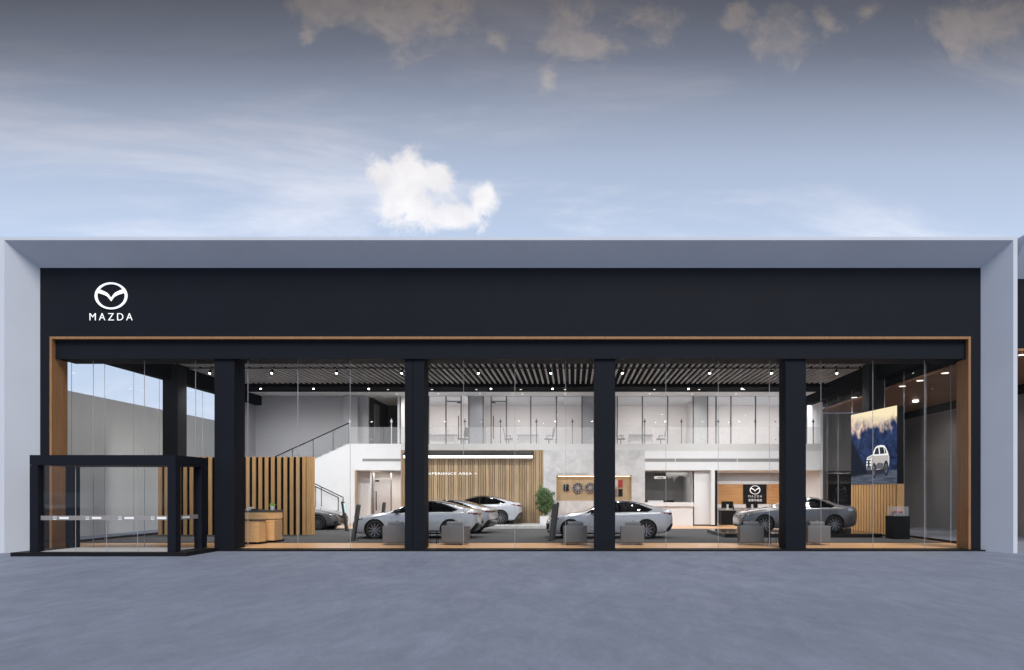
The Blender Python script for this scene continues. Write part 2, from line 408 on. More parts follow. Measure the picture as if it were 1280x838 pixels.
# stair void wall (grey), upper corridor
xC0, xC1 = PX(460.5, YP), PX(496.5, YP)
MB().box(XL, PX(436, YP), YP, YP + .15, .04, ZC - .002).box(PX(436, YP), xC0, YP, YP + .15, ZU, ZC - .002).build('gallery_wall', 'greywall', Bd)
MB().box(PX(427, 15.0), PX(444.5, 15.0), 15.3, YP - .002, ZU + .001, ZC - .004).build('pier', 'greywall', Bd)
MB().box(xC0 - .1, xC0, YP + .16, YB, ZU, ZC - .01).box(xC0, xC1, YB - .15, YB - .02, ZU, ZC - .01).build('corridor_wall', 'darkwall', Bd)
bx('corridor_door', 'midgrey', Bd, xC0 + .002, xC0 + .05, YP + 1.0, YP + 1.9, ZU, PZ(505, YP + 1))
MB().box(PX(497, YP), PX(499.4, YP), YP - .02, YP + .1, ZU, ZC - .003).build('pier', 'white', Bd)
# solid walls between the offices
for a, b, mm in ((586.5, 603, 'greywall'), (728, 770, 'greywall'), (867.5, 884, 'slabgrey')):
    MB().box(PX(a, YP), PX(b, YP), YP - .01, YP + .12, ZU, ZC - .003).build('gallery_wall', mm, Bd)
for px in (498.2, 594, 745, 875):
    MB().box(PX(px, YP) - .06, PX(px, YP) + .06, YP + .125, YB - .002, ZU, ZC - .003).build('dividing_wall', 'offwhite', Bd)
# office partitions: frame, panes, door
def partition(xs, door, label):
    P = MB(); zt = PZ(494.6, YP); z0 = ZU
    for px in xs: P.box(PX(px, YP) - .035, PX(px, YP) + .035, YP - .03, YP + .03, z0, zt)
    for a, b in zip(xs[:-1], xs[1:]):
        P.box(PX(a, YP) + .035, PX(b, YP) - .035, YP - .028, YP + .028, zt - .05, zt)
        P.box(PX(a, YP) + .035, PX(b, YP) - .035, YP - .028, YP + .028, z0, z0 + .03)
    if door is not None: P.box(PX(xs[door], YP) + .035, PX(xs[door + 1], YP) - .035, YP - .025, YP + .025, PZ(502.5, YP), PZ(501.3, YP))
    o = P.build('office_partition', 'partmetal', Bd)
    bx('partition_header', 'white', Bd, PX(xs[0], YP), PX(xs[-1], YP), YP - .03, YP + .04, zt + .002, ZC - .004)
    for k, (a, b) in enumerate(zip(xs[:-1], xs[1:])):
        MB().box(PX(a, YP) + .036, PX(b, YP) - .036, YP - .006, YP + .006, z0 + .03, zt - .05).build('partition_pane', 'officeglass', o)
    if door is not None:
        hx = PX(xs[door + 1], YP) - .13 if label == 'r' else PX(xs[door], YP) + .13
        MB().cyl((hx, YP - .07, PZ(549, YP)), (hx, YP - .07, PZ(520, YP)), .025).box(hx - .1, hx + .12, YP - .04, YP - .03, PZ(504.3, YP), PZ(503, YP)).build('door_pull', 'black', o)
partition([500.5, 536, 557.5, 576.5, 586], 2 - 0, 'r')
partition([604, 614, 633, 663.5, 695.5, 727.5], 1, 'l')
partition([771.5, 803, 834.5, 866.5], None, '')
partition([884.5, 895, 913.5, 944.3, 976, 1008], None, '')
# balustrade on the gallery edge
Bal = MB(); xs0, xs1 = PX(437, YF), XR - .05
n = 14
for i in range(n):
    a = xs0 + (xs1 - xs0) * i / n; b = xs0 + (xs1 - xs0) * (i + 1) / n
    MB().box(a + .01, b - .01, YF + .02, YF + .035, ZU - .1, PZ(534, YF)).build('balustrade_panel', 'rail', Bd)
for px in (437, 489, 581, 625.5, 670.5, 715.5, 806, 852, 898, 944.5, 1017):
    x = PX(px, YF); light = px in (437, 489)
    b = MB().box(x - .02, x + .02, YF + .04, YF + .06, ZU, PZ(523.5, YF)).box(x - .06, x + .06, YF + .03, YF + .065, PZ(528, YF), PZ(526, YF))
    b.build('balustrade_post', 'white' if light else 'darkgrey', Bd)
for k in range(13):
    px = 464.5 + k * 45.9
    if px < 1000: MB().cyl((PX(px, YF), YF - .0, PZ(527.3, YF)), (PX(px, YF), YF + .04, PZ(527.3, YF)), .035, n=10).cyl((PX(px, YF), YF - .0, PZ(549.5, YF)), (PX(px, YF), YF + .04, PZ(549.5, YF)), .03, n=10).build('glass_clamp', 'chrome', Bd)

# lower level walls
MB().box(PX(436, YF), PX(443.3, YF), YF + .01, YF + .5, .04, ZFb - .002).build('wall_pier', 'white', Bd)
bx('timber_post', 'oakwall', Bd, PX(443.6, YF), PX(445.3, YF), YF + .02, YF + .3, .04, ZFb - .002)
MB().box(PX(445.5, 15.2), PX(463, 15.2), 15.2, 15.4, .04, ZFb - .02).box(PX(445.5, 15.4) - .6, PX(501, YB), YF + .26, YB, ZFb - .015, ZFb).build('hall_wall', 'white', Bd)
MB().box(PX(463, 17.0), PX(503, 17.0), 17.4, 17.5, .04, ZFb - .02).build('hall_wall', 'offwhite', Bd)
MB().box(PX(436, YF), PX(436, YF) + .1, YF + .51, YB, .04, ZFb - .02).build('hall_wall', 'white', Bd)
o = MB().box(PX(466, 16), PX(467.5, 16), 16, 16.06, .04, 2.95).box(PX(488, 16), PX(489.5, 16), 16, 16.06, .04, 2.95).box(PX(467.5, 16), PX(488, 16), 16, 16.05, 2.55, 2.6).build('glass_door', 'midgrey', Bd)
MB().box(PX(467.6, 16), PX(487.9, 16), 16.02, 16.03, .05, 2.54).build('door_pane', 'officeglass', o)
MB().cyl((PX(470.5, 16), 15.95, .8), (PX(470.5, 16), 15.95, 1.9), .03).box(PX(469, 16), PX(474, 16), 15.97, 16, 2.43, 2.53).build('door_pull', 'black', o)
# slatted timber wall
xa, xb = PX(501.5, YF), PX(679, YF)
SW = MB().box(xa, xb, YF - .04, YF + .2, .20, PZ(562.8, YF))
SW.build('timber_wall_backing', 'oakdark', Bd)
s = MB(); x = xa; i = 0; pat = [.055, .055, .16, .055, .055, .055, .20, .055, .055]
while x < xb - .05:
    wd = pat[i % len(pat)]; wd = min(wd, xb - x); s.box(x, x + wd, YF - .075, YF - .042, .20, PZ(562.8, YF)); x += wd + .038; i += 1
s.build('timber_wall_slats', 'oakwall', Bd)
# concrete wall with niche
nx0, nx1, nz0, nz1 = PX(695.4, YF), PX(789.7, YF), PZ(626, YF), PZ(594.2, YF)
cx0, cx1, ct = PX(679.2, YF), PX(806, YF), PZ(562.8, YF)
m = MB().box(cx0, nx0, YF - .06, YF + .3, .04, ct).box(nx1, cx1, YF - .06, YF + .3, .04, ct).box(nx0, nx1, YF - .06, YF + .3, .04, nz0).box(nx0, nx1, YF - .06, YF + .3, nz1, ct)
m.build('concrete_wall', 'concrete', Bd)
m = MB().box(nx0, nx1, YF + .2, YF + .28, nz0, nz1).box(nx0, nx0 + .04, YF - .075, YF + .2, nz0, nz1).box(nx1 - .04, nx1, YF - .075, YF + .2, nz0, nz1)
m.box(nx0 + .04, nx1 - .04, YF - .075, YF + .2, nz0, nz0 + .04).box(nx0 + .04, nx1 - .04, YF - .075, YF + .2, nz1 - .05, nz1)
o = m.build('timber_niche', 'oakwall', Bd)
bx('niche_light', 'warmstrip', o, nx0 + .1, nx1 - .1, YF + .02, YF + .06, nz1 - .075, nz1 - .052)
# counter recess
ax0, ax1 = PX(806.2, YF), PX(866.5, YF)
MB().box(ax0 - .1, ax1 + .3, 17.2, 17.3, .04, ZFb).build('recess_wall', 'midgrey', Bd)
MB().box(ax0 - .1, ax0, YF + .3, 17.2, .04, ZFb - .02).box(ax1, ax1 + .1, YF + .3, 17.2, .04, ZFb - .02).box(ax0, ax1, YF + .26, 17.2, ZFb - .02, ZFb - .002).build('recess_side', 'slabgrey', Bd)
MB().box(PX(867, YF), PX(889, YF), 14.5, 14.6, .10, ZFb - .002).box(PX(889, 14.0), PX(893.6, 14.0), 14.0, YF + .5, .10, ZFb - .002).build('white_pier', 'white', Bd)
MB().box(PX(867, YF), PX(889, YF), 14.48, 14.6, .04, .10).box(PX(889, 14.0), PX(893.6, 14.0), 13.99, 14.6, .04, .10).build('skirting', 'black', Bd)
bx('door_frame', 'black', Bd, PX(893.8, 14.1), PX(896.4, 14.1), 14.05, 14.5, .04, ZFb - .002)
# reception room
rx0, rx1, RY = PX(893, YF) , XR, 18.0
def rz(py): return PZ(py, RY)
MB().box(rx0, rx1, RY, RY + .1, rz(601.5), ZFb).box(rx0, rx1, RY, RY + .1, .04, rz(635)).build('reception_wall', 'greywall', Bd)
MB().box(rx0, rx1, RY - .03, RY + .1, rz(605.4), rz(601.7)).box(rx0, rx1, RY - .03, RY + .1, rz(635), rz(630.7)).build('reception_band', 'white', Bd)
bx('timber_panel', 'oakh', Bd, rx0, rx1, RY, RY + .1, rz(630.6), rz(605.5))
MB().box(rx0, rx1, YF + .26, RY, ZFb - .02, ZFb - .004).box(rx0 - .1, rx0, 14.62, RY, .04, ZFb - .02).build('reception_room', 'white', Bd)

# staircase
St = thing('staircase', 'white switchback staircase with thin black handrails rising to the gallery', 'staircase', (-14, 13, .04))
xt = PX(436, YF); sl = .457; xlow = xt - (ZU - 2.2) / sl
MB().prism([(XL + .01, .04), (xt - .004, .04), (xt - .004, ZU), (xlow, 2.2), (XL + .01, 2.2)], YF, YF + .12).build('stair_wall', 'white', St)
pts = [(xlow, 2.2)]; n = 13
for i in range(n):
    xx = xlow + (xt - xlow) * i / n; zz = 2.2 + (ZU - 2.2) * (i + 1) / n
    pts += [(xx, zz), (xlow + (xt - xlow) * (i + 1) / n, zz)]
pts = pts[:-1] + [(xt - .002, ZU - .02), (xt - .002, ZU - .35), (xlow, 2.0)]
MB().prism(pts, YF + .125, YP - .01).build('upper_flight', 'slabgrey', St)
x0l = -11.7; x1l = -16.4; pts = [(x0l, .045)]
for i in range(n):
    zz = .045 + 2.155 * (i + 1) / n; pts += [(x0l + (x1l - x0l) * i / n, zz), (x0l + (x1l - x0l) * (i + 1) / n, zz)]
pts += [(x1l, .045)]
MB().prism(pts, 12.72, 13.9).build('lower_flight', 'white', St)
bx('landing', 'white', St, XL + .02, x1l - .002, 12.72, YP - .02, 2.0, 2.195)
r = MB(); hz = lambda x_: 2.2 + (x_ - xlow) * sl + 1.12
r.tube([(XL + .9, YF + .05, hz(XL + .9)), (xt, YF + .05, hz(xt))], .03)
for px in (340, 365, 391, 416, 436): r.cyl((PX(px, YF), YF + .05, hz(PX(px, YF)) - 1.1), (PX(px, YF), YF + .05, hz(PX(px, YF))), .016)
r.build('handrail', 'black', St)
MB().prism([(XL + .9, hz(XL + .9) - 1.05), (xt, hz(xt) - 1.05), (xt, hz(xt) - .05), (XL + .9, hz(XL + .9) - .05)], YF + .045, YF + .055).build('glass_infill', frosted('stair_glass', (.3, .31, .33), .35), St)
for yy, xe in ((12.74, -12.0), (13.88, -12.16)):
    r = MB(); z_ = 1.57; dz = .48
    r.tube([(xe, yy, .3), (xe, yy, z_), (xe - 4.2, yy, z_ + 4.2 * dz)], .026)
    for k in (1.15, 2.3, 3.45): r.cyl((xe - k, yy, z_ + k * dz), (xe - k, yy, z_ + k * dz - 1.05), .018)
    r.build('handrail', 'black', St)

# ------------------------------------------------------------------ signs
Sg = thing('emblem_sign', 'white winged oval emblem over white capital letters on the dark fascia', 'sign', (PX(139.5, 0), -.02, PZ(402, 0)))
emblem('emblem', 'sign', Sg, PX(139.6, 0), PZ(370.4, 0), -.035, -.012, .518)
text_mesh('lettering', 'MAZDA', 'sign', Sg, (PX(139.6, 0), -.025, PZ(396.5, 0)), .222, 1.34, .015, 1.45, -.012)
Lp = thing('logo_panel', 'black square panel with oval emblem and white letters on reception wall', 'sign', (PX(943, RY), RY, rz(630)))
bx('panel_board', 'black', Lp, PX(928.8, RY), PX(957.8, RY), RY - .06, RY - .001, rz(629.8), rz(605.6))
emblem('emblem', 'signdim', Lp, PX(943.4, RY), rz(612.6), RY - .075, RY - .062, .32)
text_mesh('lettering', 'MAZDA', 'signdim', Lp, (PX(943.6, RY), RY - .07, rz(620.6)), .13, .80, .01, 1.4, -.02)
text_mesh('small_lettering', '长安马自达', 'signdim', Lp, (PX(943.6, RY), RY - .07, rz(625.4)), .15, .80, .02, 1.05, .0)
Tx = thing('wall_lettering', 'small white raised capital letters on the slatted timber wall', 'lettering', (PX(560, YF), YF - .08, PZ(594, YF)))
text_mesh('letters', 'USER EXPERIENCE AREA >', 'sign', Tx, (PX(555, YF), YF - .09, PZ(592.3, YF)), .125, 3.55, .02, 1.1, .0)
Tx = thing('niche_lettering', 'tiny grey capital letters on concrete above the timber display niche', 'lettering', (PX(712, YF), YF - .08, nz1))
text_mesh('letters', 'USER SELECTION AREA', 'midgrey', Tx, (PX(716, YF), YF - .068, nz1 + .075), .075, 1.65, .012, 1.1)

# ------------------------------------------------------------------ entrance vestibule
VY = -1.6; vx0, vx1, vz0, vz1 = PX(37, VY), PX(219.5, VY), .112, PZ(569, VY)
V = thing('entrance_vestibule', 'dark framed glass entrance box with a frosted band, in front of the facade', 'vestibule', ((vx0 + vx1) / 2, -.8, 0))
bx('base', 'black', V, PX(13, -1.75), PX(233, -1.75), -1.75, -.152, 0, vz0 - .002)
bx('floor_mat', 'slabgrey', V, vx0 + .2, vx1 - .2, VY + .1, -.17, vz0 - .001, vz0 + .006)
pw = .235
for x0, y0, dx, dy in ((vx0, VY, pw, .24), (vx1 - pw, VY, pw, .24), (vx0, -.30, pw, .28), (vx1 - pw, -.30, pw, .28)):
    bx('post', 'navy', V, x0, x0 + dx, y0, y0 + dy, vz0, vz1 - .29)
MB().box(vx0, vx1, VY, -.02, vz1 - .285, vz1).build('roof', 'navy', V)
fx = [vx0 + pw, PX(91, VY), PX(130, VY), PX(169, VY), vx1 - pw]
for a, b in zip(fx[:-1], fx[1:]): bx('glass_pane', 'vestglass', V, a + .006, b - .006, VY + .10, VY + .112, vz0, vz1 - .29)
for x in fx[1:-1]: bx('glass_edge', 'fin', V, x - .0045, x + .0045, VY + .098, VY + .114, vz0, vz1 - .29)
bx('glass_pane', 'vestglass', V, vx1 - .13, vx1 - .118, VY + .25, -.31, vz0, vz1 - .29)
bx('glass_pane', 'vestglass', V, vx0 + .118, vx0 + .13, VY + .25, -.31, vz0, vz1 - .29)
zb0, zb1 = PZ(650.6, VY), PZ(645, VY)
bd = bx('frosted_band', 'band', V, vx0 + pw + .01, vx1 - pw - .01, VY + .09, VY + .093, zb0, zb1)
for k in range(4):
    ix = PX(65.5 + 40.9 * k, VY)
    emblem('band_logo', 'decalwhite', bd, ix, (zb0 + zb1) / 2 + .012, VY + .084, VY + .087, .050)
    MB().box(ix - .05, ix + .05, VY + .084, VY + .087, zb0 + .012, zb0 + .03).box(ix + .13, ix + .40, VY + .084, VY + .087, zb0 + .03, zb1 - .035).build('band_mark', 'decalwhite', bd)
bd = bx('frosted_band', 'band', V, vx1 - .112, vx1 - .109, VY + .25, -.31, zb0, zb1)
bx('band_mark', 'decalwhite', bd, vx1 - .108, vx1 - .105, -1.1, -.75, zb0 + .03, zb1 - .035)

# ------------------------------------------------------------------ slatted screen
SY = 6.9
Sc = thing('slatted_screen', 'tall freestanding screen of golden timber slats on black backing', 'screen', (-14.2, SY, .046))
sx0, sx1 = PX(196, SY), PX(390, SY); stp = 7.83 * (D0 + SY) / F; sz1 = PZ(571, SY)
bx('backing', 'blackceil', Sc, sx0 + .02, sx1 - .30, SY + .055, SY + .28, .047, sz1 - .02)
x = sx1 - .145 - .09
MB().box(sx1 - .235, sx1, SY + .0, SY + .30, .047, sz1).build('end_slat', 'oakslat', Sc)
x = sx1 - .235 - stp + .09
while x > sx0 - .02:
    bx('slat', 'oakslat', Sc, x, x + .145, SY, SY + .05, .047, sz1); x -= stp

# reception counter at left
Cn = thing('welcome_counter', 'faceted pale timber counter with grey top beside the first column', 'counter', (-10.6, 2.8, .04))
lowpts = [(PX(300, 2.0), 2.0), (PX(323.4, 2.0), 2.0), (PX(332, 2.35), 2.35), (PX(332.3, 2.7), 2.7), (PX(343, 2.7), 2.7), (PX(348, 3.0), 3.0), (PX(353, 3.3), 3.3), (PX(353, 3.6), 3.6), (PX(300, 3.6), 3.6)]
MB().prism(lowpts, .12, PZ(650.8, 2.4), 'xy').build('cabinet', 'oakdesk', Cn)
MB().prism([(p[0] * .999 + .0, p[1] + .12) for p in lowpts], .04, .118, 'xy').build('kick_plate', 'black', Cn)
MB().prism([(PX(300, 2.0), 1.98), (PX(323.6, 1.98), 1.98), (PX(332.3, 2.3), 2.3), (PX(332.3, 2.78), 2.78), (PX(300, 2.8), 2.8)], PZ(650.8, 2.4) + .002, PZ(650.8, 2.4) + .032, 'xy').build('desk_top', 'darkgrey', Cn)
up = [(PX(300, 2.8), 2.8), (PX(335, 2.85), 2.85), (PX(353, 3.25), 3.25), (PX(353.3, 3.7), 3.7), (PX(300, 3.7), 3.7)]
MB().prism(up, PZ(650.8, 2.4) + .034, PZ(640.2, 2.9), 'xy').build('upper_cabinet', 'oakdesk', Cn)
MB().prism([(p[0] + (.02 if p[0] > -10 else .02), p[1] - .02 if p[1] < 3.5 else p[1]) for p in up], PZ(640.2, 2.9) + .001, PZ(638, 2.9), 'xy').build('counter_top', 'darkgrey', Cn)
ctz = PZ(638, 2.9)
Pp = thing('potted_succulent', 'small bright green succulent in a white pot on the timber counter', 'plant', (PX(340.6, 3.2), 3.2, ctz))
px_, py_ = PX(340.6, 3.2), 3.2
MB().lathe([(0, ctz + .001), (.06, ctz + .001), (.085, ctz + .15), (.075, ctz + .15), (.07, ctz + .13), (0, ctz + .13)], (px_, py_, 0), n=20).build('pot', 'white', Pp, smooth=40)
l_ = MB()
for i in range(70):
    a = random.uniform(0, 6.28); t = random.uniform(0, 1.2); L = random.uniform(.08, .16)
    d = Vector((math.cos(a) * math.sin(t), math.sin(a) * math.sin(t), math.cos(t))); p0 = Vector((px_, py_, ctz + .13)); p1 = p0 + d * L
    l_.cyl(p0 + d * .02, p1, .016, .003, n=5)
l_.build('leaves', 'leaf2', Pp)
Lf = thing('leaflet_holder', 'white angled leaflet holder lying on the timber counter', 'leaflet', (PX(311, 3.1), 3.1, ctz))
MB().prism([(PX(308.5, 3.1), ctz + .001), (PX(315, 3.1), ctz + .001), (PX(314.6, 3.1), ctz + .10), (PX(313, 3.1), ctz + .11), (PX(309, 3.1), ctz + .03)], 3.0, 3.25).build('leaflet', 'white', Lf)
Tb = thing('tablet_tray', 'flat black tablet tray on the timber counter next to leaflets', 'tray', (PX(320, 3.1), 3.1, ctz))
MB().prism([(PX(315.5, 3.1), ctz + .001), (PX(327, 3.1), ctz + .001), (PX(322, 3.1), ctz + .04), (PX(317, 3.1), ctz + .04)], 2.95, 3.25).build('tray', 'black', Tb)

# ------------------------------------------------------------------ cars
def pchip(xs, ys, q):
    xs = np.array(xs, float); ys = np.array(ys, float); h = np.diff(xs); d = np.diff(ys) / h; m = np.zeros_like(xs)
    for i in range(1, len(xs) - 1):
        if d[i - 1] * d[i] > 0:
            w1 = 2 * h[i] + h[i - 1]; w2 = h[i] + 2 * h[i - 1]; m[i] = (w1 + w2) / (w1 / d[i - 1] + w2 / d[i])
    m[0], m[-1] = d[0], d[-1]
    i = np.clip(np.searchsorted(xs, q) - 1, 0, len(xs) - 2); t = (q - xs[i]) / h[i]
    return ((2*t**3 - 3*t**2 + 1) * ys[i] + (t**3 - 2*t**2 + t) * h[i] * m[i] + (-2*t**3 + 3*t**2) * ys[i+1] + (t**3 - t**2) * h[i] * m[i+1])
def crom(P, sub):
    P = [np.array(p, float) for p in P]; P = [2 * P[0] - P[1]] + P + [2 * P[-1] - P[-2]]; out = []; idx = []
    for i in range(1, len(P) - 2):
        p0, p1, p2, p3 = P[i - 1:i + 3]; n = sub[i - 1]; idx.append(len(out))
        a = np.linalg.norm(p1 - p0) ** .5 + 1e-4; b = np.linalg.norm(p2 - p1) ** .5 + 1e-4; c = np.linalg.norm(p3 - p2) ** .5 + 1e-4
        m1 = (p1 - p0) / a - (p2 - p0) / (a + b) + (p2 - p1) / b; m2 = (p2 - p1) / b - (p3 - p1) / (b + c) + (p3 - p2) / c
        m1 *= b; m2 *= b
        for k in range(n):
            t = k / n; out.append((2*t**3 - 3*t**2 + 1) * p1 + (t**3 - 2*t**2 + t) * m1 + (-2*t**3 + 3*t**2) * p2 + (t**3 - t**2) * m2)
    idx.append(len(out)); out.append(P[-2]); return out, idx
def inpoly(x, z, poly):
    c = False; n = len(poly)
    for i in range(n):
        x1, z1 = poly[i]; x2, z2 = poly[(i + 1) % n]
        if (z1 > z) != (z2 > z) and x < (x2 - x1) * (z - z1) / (z2 - z1) + x1: c = not c
    return c
def make_car(S, name, label, group):
    root = thing(name, label, 'car', (0, 0, 0), group)
    x0, x1 = S['zt'][0][0], S['zt'][-1][0]
    ts = np.linspace(0, 1, 230); X = x0 + (x1 - x0) * (ts - .5 * (1 / np.pi) * .55 * np.sin(2 * np.pi * ts))
    par = {k: pchip([p[0] for p in S[k]], [p[1] for p in S[k]], X) for k in ('zt', 'zs', 'zb', 'wm', 'wr')}
    sub = [3, 2, 3, 6, 5, 4, 4, 12, 4, 4, 5]; rings = []
    for i in range(len(X)):
        zt, zs, zb, wm, wr = (par[k][i] for k in ('zt', 'zs', 'zb', 'wm', 'wr')); h = zs - zb; g_ = max(zt - zs, .02)
        e = .955 * wm; L = lambda t: e + (wr - e) * t
        P = [(0, zb), (.72 * wm, zb), (.92 * wm, zb + .035), (.975 * wm, zb + .22 * h), (wm, zb + .52 * h), (.99 * wm, zb + .80 * h), (e, zs),
             (L(.18), zs + .10 * g_), (L(.86), zs + .76 * g_), (wr * .86, zt - .085 * g_), (wr * .5, zt - .02 * g_), (0, zt)]
        out, idx = crom(P, sub); rings.append(out)
    nr = len(rings[0]); verts = []
    for i in range(len(X)):
        for p in rings[i]: verts.append((X[i], -p[0], p[1]))
    N1 = len(verts)
    for i in range(len(X)):
        for p in rings[i]: verts.append((X[i], p[0], p[1]))
    parts = {}
    def put(k, f): parts.setdefault(k, []).append(f)
    r9 = idx[9] - 1; wr_ = S['arch']; wb = S['wb'] / 2
    for i in range(len(X) - 1):
        for j in range(nr - 1):
            q = [rings[i][j], rings[i + 1][j], rings[i + 1][j + 1], rings[i][j + 1]]
            cx = (X[i] + X[i + 1]) / 2; cy = sum(p[0] for p in q) / 4; cz = sum(p[1] for p in q) / 4
            if cy > .52 and any((cx - s_ * wb) ** 2 + (cz - S['wz']) ** 2 < wr_ ** 2 for s_ in (-1, 1)): continue
            key = 'body'
            if idx[6] <= j < idx[9] and inpoly(cx, cz, S['win']):
                key = 'window_front' if cx < S['bp'] - .035 else ('window_rear' if cx > S['bp'] + .035 else 'trim')
            elif idx[6] <= j < idx[9] and inpoly(cx, cz, S['wintrim']): key = 'trim'
            elif j >= r9 - (2 if cx < .2 else 0) and S['ws'][0] < cx < S['ws'][1]: key = 'windscreen'
            elif j >= r9 and S['rw'][0] < cx < S['rw'][1]: key = 'rear_window'
            elif S['darkroof'] and j >= r9 and S['ws'][1] <= cx <= S['rw'][0]: key = 'roof_glass'
            elif inpoly(cx, cz, S['hl']) and cy > .35: key = 'headlight'
            elif inpoly(cx, cz, S['tl']) and (cy > .3 or S['darkroof']): key = 'tail_light'
            elif any(inpoly(cx, cz, P_) for P_ in S['blk']): key = 'trim'
            elif cx < x0 + .12 and cy < .46 and S['gr'][0] < cz < S['gr'][1]: key = 'grille'
            a, b, c, d = i * nr + j, (i + 1) * nr + j, (i + 1) * nr + j + 1, i * nr + j + 1
            put((key, 0), (a, b, c, d)); put((key, 1), (a + N1, d + N1, c + N1, b + N1))
    # end caps
    for s_, i in ((0, 0), (0, len(X) - 1)):
        for j in range(nr - 1):
            a, d = i * nr + j, i * nr + j + 1
            put(('body' if j > 12 else 'trim', 0), (a, d, d + N1, a + N1) if i == 0 else (a, a + N1, d + N1, d))
    def emit_part(nm, keys, mt):
        fs = [f_ for k in keys for f_ in parts.get(k, [])]
        if not fs: return
        used = {}; vs = []; nf = []
        pos = {}
        for f_ in fs:
            t = []
            for v in f_:
                key = (round(verts[v][0], 5), round(verts[v][1], 5), round(verts[v][2], 5))
                if key not in pos: pos[key] = len(vs); vs.append(verts[v])
                if pos[key] not in t: t.append(pos[key])
            if len(t) > 2: nf.append(tuple(t))
        mb = MB(); mb.v = vs; mb.f = nf
        return mb.build(nm, mt, root, smooth=40, fix=False)
    emit_part('body', [('body', 0), ('body', 1)], S['paint'])
    emit_part('trim', [('trim', 0), ('trim', 1)], 'carblack')
    for k in (0, 1):
        emit_part('window', [('window_front', k)], 'carglass'); emit_part('window', [('window_rear', k)], 'carglass')
        emit_part('headlight', [('headlight', k)], 'head'); emit_part('tail_light', [('tail_light', k)], S['tailmat'])
    emit_part('windscreen', [('windscreen', 0), ('windscreen', 1)], 'carglass')
    emit_part('rear_window', [('rear_window', 0), ('rear_window', 1)], 'carglass')
    emit_part('roof_glass', [('roof_glass', 0), ('roof_glass', 1)], 'carblack')
    emit_part('grille', [('grille', 0), ('grille', 1)], 'carblack')
    zs_at = lambda x: float(pchip([p[0] for p in S['zs']], [p[1] for p in S['zs']], np.array([x]))[0])
    def surf(x, z):
        i = int(np.argmin(abs(X - x))); best = None
        rr = rings[i]
        zsq = [p[1] for p in rr[2:idx[9]]]; ysq = [p[0] for p in rr[2:idx[9]]]
        return float(np.interp(z, zsq, ysq))
    # cabin: dashboard, seats (dark) so the glass shows an interior
    c = MB().box(-.75, 1.5, -.68, .68, .35, .55)
    for sx in (-.05, .85):
        for sy in (-.38, .38):
            c.rbox(sx, sx + .5, sy - .25, sy + .25, .5, .72, .05).rbox(sx + .42, sx + .58, sy - .24, sy + .24, .6, 1.13, .06).rbox(sx + .46, sx + .56, sy - .12, sy + .12, 1.14, 1.28, .03)
    c.rbox(-.85, -.45, -.68, .68, .7, .98, .05)
    c.build('cabin', 'cabin', root)
    # arch liners, wheels
    rad = S['rad']
    for sx in (-1, 1):
        for sy in (-1, 1):
            cxw = sx * wb; cz = S['wz']
            MB().lathe([(wr_ + .015, sy * .50), (wr_ + .015, sy * .88)], (cxw, 0, cz), 'y', 40).lathe([(0, sy * .50), (wr_ + .015, sy * .50)], (cxw, 0, cz), 'y', 40).build('arch_liner', 'panelgap', root)
            lip = []
            for k in range(25):
                a = R(-14 + 208 * k / 24); lx = cxw + (wr_ + .004) * math.cos(a); lz = cz + (wr_ + .004) * math.sin(a)
                lip.append((lx, sy * (surf(lx, lz) - .002), lz))
            MB().tube(lip, .014, 6).build('arch_lip', 'carblack', root)
            yo = S['wout']
            wt = thing('wheel', None, None, (0, 0, 0)); wt.parent = root; wt.location = (cxw, sy * yo, rad); WO[wt] = Vector((0, 0, 0))
            del WO[wt]; WO[wt] = Vector((0, 0, 0))
            s1 = sy
            ty = MB().lathe([(rad * .70, s1 * -.005), (rad * .74, s1 * .006), (rad * .90, s1 * .004), (rad * .98, s1 * -.02), (rad, s1 * -.05), (rad, s1 * -.19), (rad * .97, s1 * -.225), (rad * .7, s1 * -.22)], (0, 0, 0), 'y', 48)
            ty.build('tyre', 'tyre', wt, smooth=50)
            rm = MB().lathe([(rad * .715, s1 * -.008), (rad * .70, s1 * .004), (rad * .675, s1 * -.004), (rad * .65, s1 * -.03), (rad * .64, s1 * -.14), (0, s1 * -.14)], (0, 0, 0), 'y', 48)
            rm.build('rim_barrel', 'rimdark', wt, smooth=40)
            sp = MB(); nsp = S['spokes']
            for k in range(nsp):
                for off in S['pair']:
                    a = 2 * math.pi * k / nsp + off[0]; a2 = 2 * math.pi * k / nsp + off[1]
                    p0 = Vector((math.cos(a) * rad * .12, 0, math.sin(a) * rad * .12)); p1 = Vector((math.cos(a2) * rad * .685, 0, math.sin(a2) * rad * .685))
                    d = (p1 - p0).normalized(); nrm = Vector((-d.z, 0, d.x)); w0, w1 = S['spw']
                    vs = []
                    for p, w_, yy0 in ((p0, w0, -.022), (p1, w1, -.002)):
                        for sg, yy in ((-1, yy0), (1, yy0), (1, yy0 - .03), (-1, yy0 - .03)): vs.append(p + nrm * (sg * w_) + Vector((0, s1 * yy, 0)))
                    sp.add(vs, [(0, 1, 2, 3), (4, 7, 6, 5), (0, 4, 5, 1), (1, 5, 6, 2), (2, 6, 7, 3), (3, 7, 4, 0)])
            sp.lathe([(0, s1 * .0), (rad * .10, s1 * -.004), (rad * .16, s1 * -.03)], (0, 0, 0), 'y', 20)
            sp.build('rim', 'rim' , wt)
    # panel gaps
    g_ = MB()
    for sy in (-1, 1):
        for xs_ in S['gaps']:
            pl = [(x_, sy * (surf(x_, z_) + .001), z_) for x_, z_ in xs_]
            g_.tube(pl, .0055, 4)
    g_.build('panel_gaps', 'panelgap', root)
